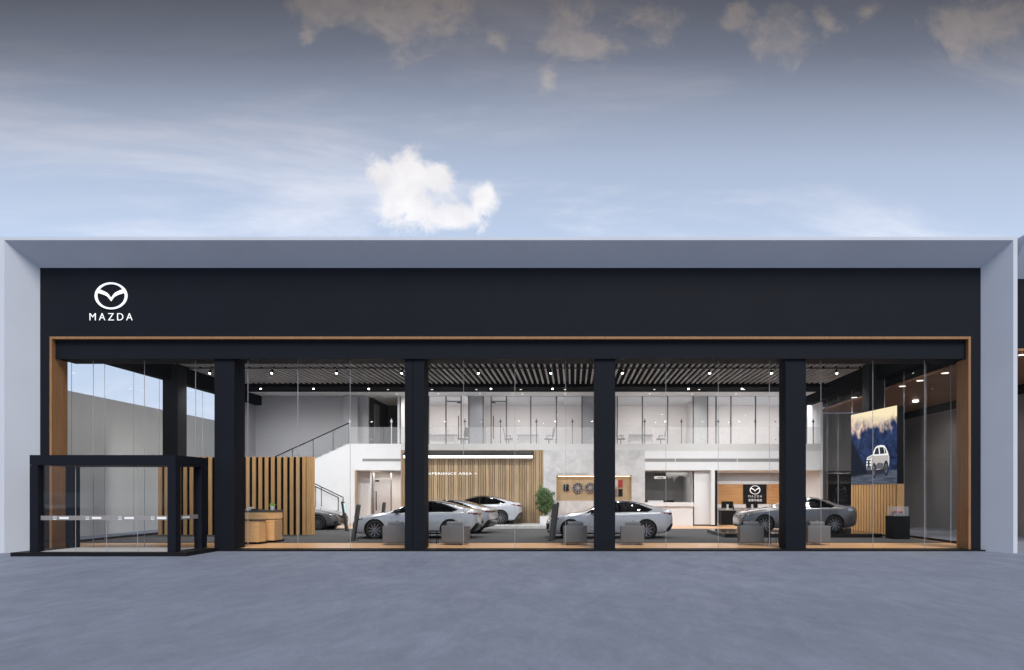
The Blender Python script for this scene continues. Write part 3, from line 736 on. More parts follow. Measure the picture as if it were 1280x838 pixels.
    for sy in (-1, 1):
        for hx in S['handles']:
            hz_ = zs_at(hx) - .10; MB().rbox(hx - .10, hx + .10, sy * surf(hx, hz_) - .012, sy * surf(hx, hz_) + .012, hz_ - .012, hz_ + .012, .008).build('door_handle', S['paint'], root)
        mx, mz = S['mir']; y_ = surf(mx, mz)
        MB().rbox(mx - .09, mx + .09, sy * (y_ + .10) - .09, sy * (y_ + .10) + .09, mz - .02, mz + .12, .035).build('mirror', 'carblack' if S['darkroof'] else S['paint'], root)
        MB().rbox(x0 + .10, x0 + .26, sy * .66 - .07, sy * .66 + .07, S['drl'] - .012, S['drl'] + .012, .008).build('running_light', 'drl', root)
    return root
A = dict(
    zt=[(-2.41, .60), (-2.39, .68), (-2.30, .77), (-2.0, .865), (-1.5, .965), (-1.1, 1.02), (-.85, 1.075), (-.3, 1.335), (.05, 1.445), (.4, 1.482), (.8, 1.465), (1.3, 1.375), (1.8, 1.235), (2.2, 1.13), (2.40, 1.10), (2.47, 1.03), (2.50, .85)],
    zs=[(-2.41, .55), (-2.3, .68), (-2, .785), (-1.5, .87), (-.9, .93), (0, .955), (1, .98), (1.6, 1.0), (2.2, 1.03), (2.42, 1.02), (2.5, .80)],
    zb=[(-2.41, .32), (-2.33, .22), (-2, .18), (-1, .17), (1.2, .17), (2, .21), (2.35, .28), (2.5, .46)],
    wm=[(-2.41, .52), (-2.38, .66), (-2.27, .80), (-2, .895), (-1.5, .94), (0, .935), (1.5, .945), (2, .915), (2.3, .855), (2.44, .77), (2.5, .62)],
    wr=[(-2.41, .36), (-2, .62), (-1.5, .70), (-.9, .73), (-.2, .62), (.4, .585), (1.2, .565), (1.8, .58), (2.2, .68), (2.44, .64), (2.5, .46)],
    wb=2.9, wz=.36, arch=.395, rad=.358, wout=.925, bp=.36,
    win=[(-.72, 1.015), (-.62, 1.10), (-.1, 1.345), (.25, 1.40), (.7, 1.395), (1.15, 1.30), (1.60, 1.115), (1.50, 1.06)],
    wintrim=[(-.86, .985), (-.66, 1.11), (-.12, 1.375), (.25, 1.43), (.72, 1.425), (1.18, 1.33), (1.72, 1.12), (1.52, 1.03)],
    ws=(-.90, -.02), rw=(1.15, 2.12), darkroof=True,
    hl=[(-2.42, .655), (-1.90, .765), (-1.93, .805), (-2.42, .735)], tl=[(1.98, 1.005), (2.52, .90), (2.52, .985), (2.02, 1.03)],
    blk=[[(2.02, .15), (2.22, .36), (2.42, .60), (2.53, .64), (2.53, .15)], [(-1.05, .10), (1.05, .10), (1.05, .255), (-1.05, .255)], [(-2.42, .1), (-2.0, .1), (-2.0, .215), (-2.42, .33)], [(-2.42, .34), (-2.30, .36), (-2.27, .56), (-2.42, .62)]],
    gr=(.36, .60), paint='silver', tailmat='tail', spokes=5, pair=[(.10, .34), (-.10, -.34)], spw=(.015, .020),
    gaps=[[(-.78, .98), (-.80, .8), (-.78, .5), (-.70, .30), (.30, .30), (.36, .5), (.36, .98)], [(.36, .5), (.42, .3), (1.02, .3), (1.12, .52), (1.28, .78), (1.36, .98)], [(-1.5, .80), (-1.05, .90), (-.9, .95)], [(-.74, .46), (-.1, .47)]],
    handles=[.18, 1.05], mir=(-.60, 1.00), drl=.70)
Bm = dict(A)
Bm.update(
    zt=[(-2.36, .56), (-2.34, .66), (-2.25, .76), (-1.9, .87), (-1.4, .955), (-1.0, 1.0), (-.75, 1.05), (-.2, 1.30), (.15, 1.405), (.5, 1.445), (.9, 1.425), (1.3, 1.31), (1.7, 1.16), (2.0, 1.085), (2.3, 1.06), (2.40, .98), (2.44, .82)],
    zs=[(-2.36, .5), (-2.25, .66), (-1.9, .79), (-1.4, .87), (-.8, .92), (0, .945), (1, .97), (1.6, .985), (2.1, .99), (2.36, .96), (2.44, .76)],
    zb=[(-2.36, .30), (-2.28, .2), (-2, .17), (-1, .16), (1.2, .16), (2, .2), (2.3, .26), (2.44, .42)],
    wm=[(-2.36, .50), (-2.33, .64), (-2.22, .79), (-1.95, .88), (-1.4, .92), (0, .915), (1.5, .92), (2, .885), (2.28, .82), (2.39, .74), (2.44, .60)],
    wr=[(-2.36, .34), (-2, .60), (-1.5, .68), (-.9, .71), (-.2, .60), (.4, .565), (1.2, .555), (1.7, .60), (2.1, .68), (2.38, .62), (2.44, .44)],
    wb=2.83, wz=.35, arch=.385, rad=.348, wout=.90, bp=.33,
    win=[(-.62, 1.0), (-.5, 1.07), (-.02, 1.30), (.3, 1.355), (.75, 1.345), (1.15, 1.23), (1.42, 1.08), (1.32, 1.03)],
    wintrim=[(-.72, .98), (-.54, 1.08), (-.04, 1.32), (.3, 1.38), (.77, 1.37), (1.19, 1.25), (1.50, 1.08), (1.34, 1.005)],
    ws=(-.80, .05), rw=(1.05, 1.78), darkroof=False,
    hl=[(-2.37, .60), (-1.86, .775), (-1.92, .81), (-2.37, .70)], tl=[(1.98, .90), (2.46, .82), (2.46, .93), (2.0, .965)],
    blk=[[(2.05, .15), (2.2, .27), (2.46, .33), (2.46, .15)], [(-2.37, .1), (-2.0, .1), (-2.05, .21), (-2.37, .30)], [(-2.3, .30), (-2.12, .30), (-2.2, .40), (-2.3, .42)]],
    gr=(.36, .66), paint='greypaint', tailmat='chrome', spokes=10, pair=[(.0, .0)], spw=(.016, .020),
    gaps=[[(-.70, .96), (-.74, .8), (-.72, .5), (-.64, .28), (.27, .28), (.33, .5), (.33, .96)], [(.33, .5), (.38, .28), (.98, .28), (1.06, .5), (1.22, .76), (1.28, .96)], [(-1.45, .80), (-.98, .88), (-.82, .93)]],
    handles=[.15, 1.0], mir=(-.50, .99), drl=.36)
def fix_tree_matrix(o): pass
# the prototype's wheel empties carry their own location, so their meshes stay local
carA = make_car(A, 'sedan', 'white fastback sedan between the second column and the tilted stand on its left', 'white fastback sedans')
def place(o, x, y, z, rz=0, sc=1.): o.location = (x, y, z); o.rotation_euler = (0, 0, R(rz)); o.scale = (sc,) * 3
place(carA, -6.09 - .05, 5.42, .047)
c = copy_tree(carA); c['label'] = 'white fastback sedan on the dark carpet, crossed by the third column'; place(c, 1.37, 5.42, .047)
c = copy_tree(carA); c['label'] = 'white fastback sedan on the low platform in front of the timber wall'; place(c, -5.12, 13.32 - .0, .201)
c = copy_tree(carA); c['label'] = 'white fastback sedan mostly hidden behind the nearer one, only its tail showing'; place(c, -5.95, 8.6, .047, -7)
carB = make_car(Bm, 'sedan', 'dark grey sedan on the black platform crossed by the fourth column', 'dark grey sedans')
place(carB, PX(1000.3, 5.9), 6.85, .201, 0, 1.0)
c = copy_tree(carB); c['label'] = 'dark grey sedan with its nose showing right of the slatted screen'; place(c, PX(398, 10.4) - 1.415, 11.2, .047, 180)

# platforms
MB().rbox(PX(503, 11.5), PX(683, 11.5), 11.5, 14.1, .041, .20, .01).build('display_platform', 'plat', label='low pale concrete platform under the sedan by the timber wall', cat='platform')
MB().rbox(5.98, 12.2, 5.2, 8.5, .0465, .20, .012).build('display_platform', 'glossblack', label='low glossy black platform under the dark grey sedan', cat='platform')

# ------------------------------------------------------------------ lounge chairs and tables
def armchair(label):
    t = thing('armchair', label, 'armchair', (0, 0, 0), 'box shaped grey armchairs by the window')
    MB().rbox(-.40, .40, -.38, -.24, .09, .66, .02).build('backrest', 'leather', t, smooth=40)
    for s_ in (-1, 1): MB().rbox(s_ * .40 - (.13 if s_ > 0 else 0), s_ * .40 + (.13 if s_ < 0 else 0), -.235, .38, .09, .62, .02).build('armrest', 'leather', t, smooth=40)
    MB().rbox(-.265, .265, -.23, .38, .14, .42, .03).build('seat', 'leather', t, smooth=40)
    MB().xbox((.5, .14, .36), Matrix.Translation((0, -.14, .60)) @ Matrix.Rotation(R(14), 4, 'X')).build('cushion', 'leather2', t)
    MB().xbox((.3, .10, .22), Matrix.Translation((.12, -.10, .68)) @ Matrix.Rotation(R(20), 4, 'Y')).build('cushion', 'leather2', t)
    for sx in (-.36, .36):
        for sy in (-.33, .33): MB().cyl((sx, sy, .0), (sx, sy, .09), .013, n=8).build('leg', 'chrome', t)
    return t
c0 = armchair('x'); spots = [(492.5, 6, 'grey box armchair partly hidden by the left side of the second column'), (568, -7, 'grey box armchair just right of the second column'),
    (719, 0, 'grey box armchair just left of the third column'), (791, -3, 'grey box armchair just right of the third column'),
    (941, -8, 'grey box armchair just left of the fourth column in front of the dark car nose'), (1022, 5, 'grey box armchair just right of the fourth column')]
for i, (px, rz_, lb) in enumerate(spots):
    o = c0 if i == 0 else copy_tree(c0); o['label'] = lb; place(o, PX(px, 1.7), 2.0, .041, rz_)
def side_table():
    t = thing('side_table', 'x', 'side table', (0, 0, 0), 'small black side tables between armchairs')
    MB().lathe([(0, .43), (.24, .43), (.25, .44), (.25, .455), (.24, .46), (0, .46)], (0, 0, 0), n=32).build('table_top', 'black', t)
    for k in range(4):
        a = R(45 + 90 * k); MB().cyl((.18 * math.cos(a), .18 * math.sin(a), .43), (.2 * math.cos(a), .2 * math.sin(a), 0), .012, n=8).build('leg', 'black', t)
    return t
t0 = side_table()
for i, (px, lb) in enumerate(((540, 'small black side table beside the second column foot'), (753, 'small black side table beside the third column foot'), (969, 'small black side table beside the fourth column foot'))):
    o = t0 if i == 0 else copy_tree(t0); o['label'] = lb; place(o, PX(px, 2.1), 2.3, .041)

# information stands (tilted slabs)
def stand(px_top, px_bot, ytop, Y, lb, wd=.05, dp=.10, screen=False):
    xb, xt_, zt = PX(px_bot, Y), PX(px_top, Y), PZ(ytop, Y)
    t = thing('information_stand', lb, 'display stand', (xb, Y, .047), 'tilted slab stands beside the cars')
    w_ = wd
    MB().prism([(xb - w_, .06), (xb + w_, .06), (xt_ + w_, zt - .0), (xt_ - w_, zt + .02)], Y - dp, Y + dp).build('slab', 'darkgrey', t)
    bx('foot', 'black', t, xb - .13, xb + .13, Y - .14, Y + .14, .047, .059)
    d = 1 if xt_ < xb else -1
    q = lambda k, o_: (xb + (xt_ - xb) * k + o_, .06 + (zt - .06) * k)
    MB().prism([q(.62, d * (w_ + .002)), q(.95, d * (w_ + .002)), q(.95, d * (w_ + .02)), q(.62, d * (w_ + .02))], Y - dp * .8, Y + dp * .8).build('screen', 'teal' if screen else 'carblack', t)
stand(428.3, 433.6, 627.5, 9.6, 'tilted dark stand with teal screen beside the grey car nose', screen=True)
stand(448.5, 441.5, 631.5, 3.7, 'tilted dark stand at the nose of the nearest left white sedan')
stand(480.5, 477, 628.5, 9.5, 'tilted dark stand rising behind the bonnet of the left white sedan')
stand(694, 688, 630.5, 3.6, 'wider tilted dark stand at the nose of the middle white sedan', wd=.07)
stand(697.6, 692, 628.5, 4.3, 'slim tilted dark stand just behind the one at the middle sedan nose')

# ------------------------------------------------------------------ ficus in a white planter
def ficus():
    px_, Y = PX(681, 13.2), 13.2; k = (D0 + Y) / F
    t = thing('potted_tree', 'bushy green indoor tree in a white square planter beside concrete wall', 'plant', (px_, Y, .2))
    bw = 5.5 * k
    m = MB().rbox(px_ - bw - .02, px_ + bw - .02, Y - bw, Y + bw, .201, PZ(645, Y), .015); m.build('planter', 'white', t)
    tr = MB(); z0 = PZ(645, Y); tr.cyl((px_, Y, z0 - .02), (px_ + .02, Y, z0 + .35), .03, .022, 8)
    cz = PZ(624.5, Y); rx, rz_ = 12.5 * k, 18 * k
    tips = []
    for i in range(18):
        a = random.uniform(0, 6.28); e = random.uniform(-.5, 1.4); rr = random.uniform(.5, .85)
        tip = Vector((px_ + rx * rr * math.cos(a) * math.cos(e), Y + rx * rr * math.sin(a) * math.cos(e), cz + rz_ * rr * math.sin(e)))
        tr.cyl((px_ + .02, Y, z0 + .3), tip, .012, .004, 6); tips.append(tip)
    tr.build('trunk', 'bark', t)
    lf = MB(); clumps = []
    while len(clumps) < 105:
        p = Vector((random.uniform(-1, 1), random.uniform(-1, 1), random.uniform(-1, 1)))
        if p.length < .98 and not (p.length < .3 and random.random() < .5): clumps.append(Vector((px_ + p.x * rx * (1 - .25 * max(0, -p.z)), Y + p.y * rx, cz + p.z * rz_)))
    for c_ in clumps:
        for i in range(60):
            p = c_ + Vector((random.gauss(0, .062), random.gauss(0, .062), random.gauss(0, .062)))
            d = Vector((random.gauss(0, 1), random.gauss(0, 1), random.gauss(0, 1) - .3)).normalized(); u = d.orthogonal().normalized()
            L = random.uniform(.045, .08); w_ = L * .32
            lf.add([p, p + d * L * .5 + u * w_, p + d * L, p + d * L * .5 - u * w_], [(0, 1, 2, 3)])
    lf.build('crown', 'leaf', t, fix=False)
ficus()

# ------------------------------------------------------------------ niche display and counter
def NI(nm, lb, cat, px): return thing(nm, lb, cat, (PX(px, YF), YF + .19, PZ(612, YF)))
t = NI('wall_charger', 'black rounded charging box on the timber niche back', 'charger', 707.5)
MB().rbox(PX(704.3, YF), PX(710.8, YF), YF + .08, YF + .198, PZ(614.2, YF), PZ(605.6, YF), .03).build('housing', 'carblack', t, smooth=40)
MB().cyl((PX(707.5, YF), YF + .06, PZ(607.8, YF)), (PX(707.5, YF), YF + .08, PZ(607.8, YF)), .025).build('indicator', 'chrome', t)
for px, lb in ((722.3, 'alloy wheel on the timber niche back, next to the charging box'), (738, 'alloy wheel on the timber niche back, half covered by the third column')):
    t = NI('wall_mounted_rim', lb, 'wheel', px); cxw, cz = PX(px, YF), PZ(610, YF); r_ = .285
    t['group'] = 'wheels on the niche wall'
    MB().lathe([(r_, YF + .19), (r_ + .01, YF + .10), (r_ - .02, YF + .07), (r_ - .04, YF + .10)], (cxw, 0, cz), 'y', 40).build('rim_ring', 'rim2', t, smooth=50)
    sp = MB()
    for k in range(9):
        a = 2 * math.pi * k / 9; sp.xbox((r_ * .92, .03, .045), Matrix.Translation((cxw, YF + .10, cz)) @ Matrix.Rotation(a, 4, 'Y') @ Matrix.Translation((r_ * .47, 0, 0)))
    sp.lathe([(0, YF + .07), (.06, YF + .08), (.07, YF + .12)], (cxw, 0, cz), 'y', 16); sp.build('spokes', 'rim2', t)
    MB().cyl((cxw, YF + .15, cz), (cxw, YF + .195, cz), r_ * .97, n=40).build('backing_disc', 'darkgrey', t)
for px, y0, y1, mm, lb in ((776, 599.8, 609.2, 'red', 'red upholstery sample hanging in the timber niche'), (776, 611.5, 620.8, 'black', 'black upholstery sample below the red one'),
                       (769.6, 599.8, 609.2, 'beige', 'pale grey upholstery sample left of the red one'), (769.2, 611.5, 620.8, 'brown', 'brown upholstery sample left of the black one')):
    MB().rbox(PX(px - 2.8, YF), PX(px + 2.6, YF), YF + .14, YF + .198, PZ(y1, YF), PZ(y0, YF), .012).build('upholstery_sample', mm, label=lb, cat='sample', group='upholstery samples in the niche')
Co = thing('service_counter', 'long white service counter below the grey recess', 'counter', (PX(836, YF), YF, .04))
bx('counter_front', 'white', Co, ax0 + .002, ax1 - .002, YF + .05, YF + .6, .04, PZ(633.4, YF))
bx('counter_top', 'white', Co, ax0 + .004, ax1 + .03, YF - .06, YF + .75, PZ(633.2, YF), PZ(628.2, YF))
ctz2 = PZ(628.2, YF)
for px0, px1, h, mm, nm, lb in ((806.6, 809.5, 2.6, 'black', 'card_reader', 'small black box at the left end of the white service counter'), (810.5, 829.8, 2.2, 'slabgrey', 'document_tray', 'long pale document tray on the white service counter'), (830.5, 843, 2.6, 'black', 'printer', 'flat black printer in the middle of the white service counter')):
    MB().rbox(PX(px0, YF), PX(px1, YF), YF + .1, YF + .4, ctz2 + .001, ctz2 + h * .0428, .008).build(nm, mm, label=lb, cat=nm.replace('_', ' '))
Hs = thing('hanging_sign', 'small black and white sign hanging above the service counter', 'sign', (PX(825, 14.6), 14.6, PZ(599, 14.6)))
bx('upper_board', 'black', Hs, PX(817.8, 14.6), PX(832.6, 14.6), 14.6, 14.63, PZ(595.2, 14.6), PZ(593.2, 14.6))
bx('lower_board', 'slabgrey', Hs, PX(817.8, 14.6), PX(832.6, 14.6), 14.6, 14.63, PZ(598.8, 14.6), PZ(595.3, 14.6))
for k in range(4): MB().box(PX(822.3 + 1.7 * k, 14.6), PX(823.4 + 1.7 * k, 14.6), 14.597, 14.6, PZ(597.7, 14.6), PZ(596.5, 14.6)).build('character', 'black', Hs)
MB().cyl((PX(820, 14.6), 14.615, PZ(593.2, 14.6)), (PX(820, 14.6), 14.615, ZFb - .03), .008).cyl((PX(830, 14.6), 14.615, PZ(593.2, 14.6)), (PX(830, 14.6), 14.615, ZFb - .03), .008).build('hanger', 'black', Hs)
sk = [(833, 590.3), (865.5, 590.3), (865.5, 597.4), (860, 597), (857, 598), (853.5, 595.2), (849, 595), (846, 597.5), (844, 599), (843, 602), (841.6, 600), (840.5, 596.5), (838.5, 598), (836, 599.2), (834.5, 597.3), (833, 595)]
MB().prism([(PX(a, 15.5), PZ(b, 15.5)) for a, b in sk], 15.5, 15.51).build('skyline_decal', 'decal', label='pale skyline shaped panel hanging in the grey recess', cat='decoration')

# reception desks, screens, chairs
def workdesk(px, Y, lb):
    dz = PZ(637.6, Y); x = PX(px, Y); t = thing('reception_desk', lb, 'desk', (x, Y, .04), 'dark reception desks')
    bx('front_panel', 'black', t, x - .42, x + .42, Y, Y + .03, .04, dz - .04)
    bx('desk_top', 'midgrey', t, x - .46, x + .46, Y - .03, Y + .7, dz - .039, dz)
    bx('side_panel', 'black', t, x - .42, x - .39, Y + .031, Y + .65, .04, dz - .04); bx('side_panel', 'black', t, x + .39, x + .42, Y + .031, Y + .65, .04, dz - .04)
    m_ = thing('monitor', 'black monitor on ' + ('the left' if px < 920 else 'the right') + ' dark reception desk', 'monitor', (x, Y + .35, dz), 'monitors on reception desks')
    MB().rbox(x - .33, x + .33, Y + .33, Y + .36, dz + .1, PZ(627, Y), .01).build('screen', 'black', m_)
    bx('stand', 'white', m_, x - .05, x + .05, Y + .25, Y + .328, dz + .015, dz + .3); MB().lathe([(0, dz + .001), (.12, dz + .001), (.12, dz + .014), (0, dz + .014)], (x, Y + .28, 0), n=20).build('base', 'white', m_)
workdesk(911, 15.2, 'dark reception desk at the left, next to the black door frame')
workdesk(942, 15.6, 'dark reception desk under the logo panel')
def office_chair(cm='black', sm='chrome'):
    t = thing('office_chair', 'x', 'chair', (0, 0, 0))
    MB().rbox(-.24, .24, -.24, .24, .44, .52, .03).build('seat', cm, t, smooth=40)
    MB().xbox((.44, .05, .55), Matrix.Translation((0, .27, .86)) @ Matrix.Rotation(R(-12), 4, 'X')).build('backrest', cm, t)
    MB().cyl((0, 0, .08), (0, 0, .44), .025).build('gas_lift', sm, t)
    b = MB()
    for k in range(5):
        a = 2 * math.pi * k / 5; b.cyl((0, 0, .10), (.3 * math.cos(a), .3 * math.sin(a), .06), .018, n=8).lathe([(0, -.015), (.03, -.015), (.03, .015), (0, .015)], (.3 * math.cos(a), .3 * math.sin(a), .031), 'y', 12)
    b.build('star_base', sm, t)
    for s_ in (-1, 1): MB().tube([(s_ * .26, -.1, .46), (s_ * .29, -.1, .68), (s_ * .29, .15, .68)], .014).build('armrest', sm, t)
    return t
o = office_chair('cabin'); o['label'] = 'dark office chair beside the left reception desk'; place(o, PX(924, 15.3), 15.4, .041, 70)
W_ = office_chair('midgrey', 'darkgrey')
specs = [(586, 17.0, 120, 'grey office chair at the right of the leftmost gallery office table'), (636, 17.0, -95, 'grey office chair left of the table in the second gallery office'),
         (686, 17.0, 95, 'grey office chair right of the table in the second gallery office'), (776, 17.0, -95, 'grey office chair left of the table in the third gallery office'), (826, 17.0, 100, 'grey office chair right of the table in the third gallery office')]
for i, (px, Y, rz_, lb) in enumerate(specs):
    o = W_ if i == 0 else copy_tree(W_); o['label'] = lb; o['group'] = 'grey office chairs upstairs'; place(o, PX(px, Y) if i else PX(579, Y), Y, ZU + .002, -rz_)
def office_table(px, wpx, lb, mt='slabgrey'):
    Y = 17.0; x = PX(px, Y); hw = wpx * (D0 + Y) / F / 2
    t = thing('office_table', lb, 'table', (x, Y, ZU), 'white tables in the gallery offices')
    MB().box(x - hw, x + hw, Y - .35, Y + .35, ZU + .72, ZU + .76).build('table_top', mt, t)
    for sx in (-1, 1):
        for sy in (-.32, .28): bx('leg', mt, t, x + sx * (hw - .03) - .025, x + sx * (hw - .03) + .025, Y + sy, Y + sy + .05, ZU + .002, ZU + .718)
    bx('modesty_panel', 'offwhite', t, x - hw + .06, x + hw - .06, Y + .1, Y + .12, ZU + .35, ZU + .71)
office_table(553, 36, 'white table in the leftmost gallery office behind glass')
office_table(660, 27, 'white table in the second gallery office from the left')
office_table(801, 30, 'white table in the third gallery office from the left')

# ------------------------------------------------------------------ video wall on the right
VW = thing('video_wall', 'tall lit screen showing mountains above a ribbed timber base', 'screen', (12.9, 7, .046))
pF, pN = Vector((12.44, 8.6, 0)), Vector((12.86, 5.4, 0)); dY = (pN - pF); Lw = dY.length; ux = dY.normalized(); nr_ = Vector((ux.y, -ux.x, 0))
if nr_.x > 0: nr_ = -nr_
Mw = Matrix(((ux.x, nr_.x, 0, pF.x), (ux.y, nr_.y, 0, pF.y), (0, 0, 1, 0), (0, 0, 0, 1)))     # local: x along wall, y out of screen, z up
zt_, zm_ = 5.28, 2.17
def wp(x, y, z): return Mw @ Vector((x, y, z))
def wbox(m_, x0, x1, y0, y1, z0, z1): 
    return m_.add([wp(*p) for p in [(x0, y0, z0), (x1, y0, z0), (x1, y1, z0), (x0, y1, z0), (x0, y0, z1), (x1, y0, z1), (x1, y1, z1), (x0, y1, z1)]],
                  [(0, 3, 2, 1), (4, 5, 6, 7), (0, 1, 5, 4), (1, 2, 6, 5), (2, 3, 7, 6), (3, 0, 4, 7)])
wbox(MB(), 0, Lw, -.30, -.012, zm_, zt_).build('casing', 'black', VW)
wbox(MB(), .0, Lw, -.30, -.05, .10, zm_ - .002).build('timber_base', 'oaktrim', VW)
wbox(MB(), Lw + .001, Lw + .02, -.30, -.0, .10, zm_ - .002).build('end_panel', 'oakslat', VW)
s = MB(); x = 0.
while x < Lw - .05: wbox(s, x, min(x + .125, Lw), -.049, -.0, .10, zm_ - .002); x += .2
s.build('timber_ribs', 'oakslat', VW)
wbox(MB(), .02, Lw - .02, -.28, -.06, .047, .098).build('kick_plate', 'black', VW)
def screen_mat():
    m = bpy.data.materials.new('mountain_picture'); n, l = nodes_of(m); b = n['Principled BSDF']
    b.inputs['Base Color'].default_value = (.006, .006, .006, 1); b.inputs['Roughness'].default_value = .6; b.inputs['Specular IOR Level'].default_value = .05
    at = n.new('ShaderNodeUVMap'); at.uv_map = 'pic'
    sp = n.new('ShaderNodeSeparateXYZ'); l.new(at.outputs[0], sp.inputs[0]); u, v = sp.outputs[0], sp.outputs[1]
    def no(sc, st=(1, 1, 1), rot=0, det=8, ro=.6, di=0.):
        mp = n.new('ShaderNodeMapping'); mp.inputs['Scale'].default_value = st; mp.inputs['Rotation'].default_value = (0, 0, rot); l.new(at.outputs[0], mp.inputs[0])
        t = n.new('ShaderNodeTexNoise'); t.inputs['Scale'].default_value = sc; t.inputs['Detail'].default_value = det; t.inputs['Roughness'].default_value = ro; t.inputs['Distortion'].default_value = di
        l.new(mp.outputs[0], t.inputs[0]); return t.outputs[0]
    def M2(op, a, b_):
        q = n.new('ShaderNodeMath'); q.operation = op
        for i, s_ in enumerate((a, b_)):
            if isinstance(s_, (int, float)): q.inputs[i].default_value = s_
            else: l.new(s_, q.inputs[i])
        return q.outputs[0]
    def step(s_, lo, hi):
        r = n.new('ShaderNodeMapRange'); r.inputs[1].default_value = lo; r.inputs[2].default_value = hi; l.new(s_, r.inputs[0]); return r.outputs[0]
    def mix(f_, a, b_):
        q = n.new('ShaderNodeMix'); q.data_type = 'RGBA'; l.new(f_, q.inputs[0])
        for i, s_ in ((6, a), (7, b_)):
            if isinstance(s_, tuple): q.inputs[i].default_value = (*s_, 1)
            else: l.new(s_, q.inputs[i])
        return q.outputs[2]
    rock = no(4.5, (1.0, 1.1, 1), .5, 10, .72, .8); fine = no(12, (1, 1, 1), .4, 8, .75)
    mount = mix(step(rock, .40, .62), (.005, .010, .040), (.030, .060, .17))
    mount = mix(step(fine, .55, .8), mount, (.06, .10, .24))
    line = M2('ADD', M2('MULTIPLY', no(3.2, (1, .6, 1), .3, 6, .6), 1.0), M2('MULTIPLY', v, 1.0))     # sunlit summits
    sun = mix(step(rock, .38, .58), (.20, .19, .26), (.95, .70, .50))
    sun = mix(step(fine, .48, .62), sun, (.55, .42, .40))
    sun = mix(step(M2('ADD', v, M2('MULTIPLY', u, .12)), .86, 1.0), sun, (1, .84, .55))
    pic = mix(step(line, 1.20, 1.30), mount, sun)
    dk = M2('ADD', M2('ADD', v, M2('MULTIPLY', u, 1.35)), M2('MULTIPLY', fine, .18))                  # dark slope at left
    pic = mix(step(dk, .80, .74), pic, (.004, .008, .02))
    rd = M2('ADD', v, M2('MULTIPLY', u, -.07))
    road = mix(step(no(8, (.4, 6, 1), .1, 6, .7), .4, .65), (.035, .045, .07), (.13, .15, .20))
    pic = mix(step(rd, .125, .10), pic, road)
    l.new(pic, b.inputs['Emission Color']); b.inputs['Emission Strength'].default_value = 1.0
    return m
scr = wbox(MB(), .0, Lw, -.010, .004, zm_, zt_)
so = scr.build('screen', screen_mat(), VW)
uv = so.data.uv_layers.new(name='pic')
for lp in so.data.loops:
    p = Mw.inverted() @ (so.data.vertices[lp.vertex_index].co + WO[VW]); uv.data[lp.index].uv = (p.x / Lw, (p.z - zm_) / (zt_ - zm_))
# pale off-roader pictured on the screen, built from flat shapes lying on it
def pic(nm, pts, matn, d):
    P = [((x - .0), z) for x, z in pts]; n_ = len(P)
    vs = [wp(x * Lw, .0045 + d, zm_ + z * (zt_ - zm_)) for x, z in P] + [wp(x * Lw, .0055 + d, zm_ + z * (zt_ - zm_)) for x, z in P]
    fs = [tuple(range(n_)), tuple(range(2 * n_ - 1, n_ - 1, -1))] + [(i, i + n_, (i + 1) % n_ + n_, (i + 1) % n_) for i in range(n_)]
    return MB().add(vs, fs).build(nm, matn, so)
eb = emit('pictured_body', (.66, .61, .59), .75); es = emit('pictured_shade', (.25, .25, .28), .45); ek = emit('pictured_dark', (.02, .025, .05), .6); ew = emit('pictured_light', (1, 1, 1), .9)
for e_ in (eb, es, ek, ew): e_.node_tree.nodes['Principled BSDF'].inputs['Specular IOR Level'].default_value = .05; e_.node_tree.nodes['Principled BSDF'].inputs['Base Color'].default_value = (.02, .02, .02, 1)
pic('pictured_underside', [(.38, .135), (.83, .14), (.845, .25), (.375, .27)], ek, 0)
pic('pictured_car', [(.365, .20), (.362, .27), (.37, .35), (.39, .375), (.49, .40), (.525, .45), (.56, .495), (.60, .513), (.68, .52), (.755, .508), (.79, .47), (.825, .415), (.85, .36), (.852, .30), (.84, .22), (.62, .195)], ew, .002)
pic('pictured_side', [(.475, .21), (.475, .33), (.52, .385), (.84, .375), (.842, .30), (.83, .225), (.62, .20)], eb, .004)
pic('pictured_lower_side', [(.575, .20), (.575, .255), (.63, .29), (.735, .275), (.74, .205)], es, .006)
pic('pictured_window', [(.535, .405), (.575, .48), (.625, .492), (.645, .40)], ek, .004)
pic('pictured_window', [(.665, .40), (.65, .492), (.735, .486), (.76, .40)], ek, .004)
pic('pictured_window', [(.775, .40), (.752, .48), (.775, .46), (.80, .405)], ek, .004)
pic('pictured_bonnet', [(.385, .345), (.40, .368), (.49, .388), (.52, .38), (.46, .345)], eb, .004)
pic('pictured_front', [(.37, .20), (.37, .335), (.462, .335), (.468, .20)], ek, .004)
pic('pictured_bumper', [(.368, .195), (.368, .235), (.468, .235), (.475, .19)], es, .006)
for cx_p, cz_p in ((.535, .195), (.79, .215)):
    for nm_, k1, k2, mm_, dd in (('pictured_arch', .052, .105, ek, .0062), ('pictured_rim', .026, .062, es, .008), ('pictured_hub', .012, .03, ek, .010)):
        pts = [(cx_p + k1 * math.cos(a), cz_p - .01 + k2 * math.sin(a)) for a in np.linspace(0, 2 * math.pi, 21)[:-1]]; pic(nm_, pts, mm_, dd)
for q in ((.385, .305), (.452, .305), (.385, .265), (.452, .265)): pic('pictured_lamp', [(q[0] - .012, q[1] - .014), (q[0] + .012, q[1] - .014), (q[0] + .012, q[1] + .014), (q[0] - .012, q[1] + .014)], ew, .008)

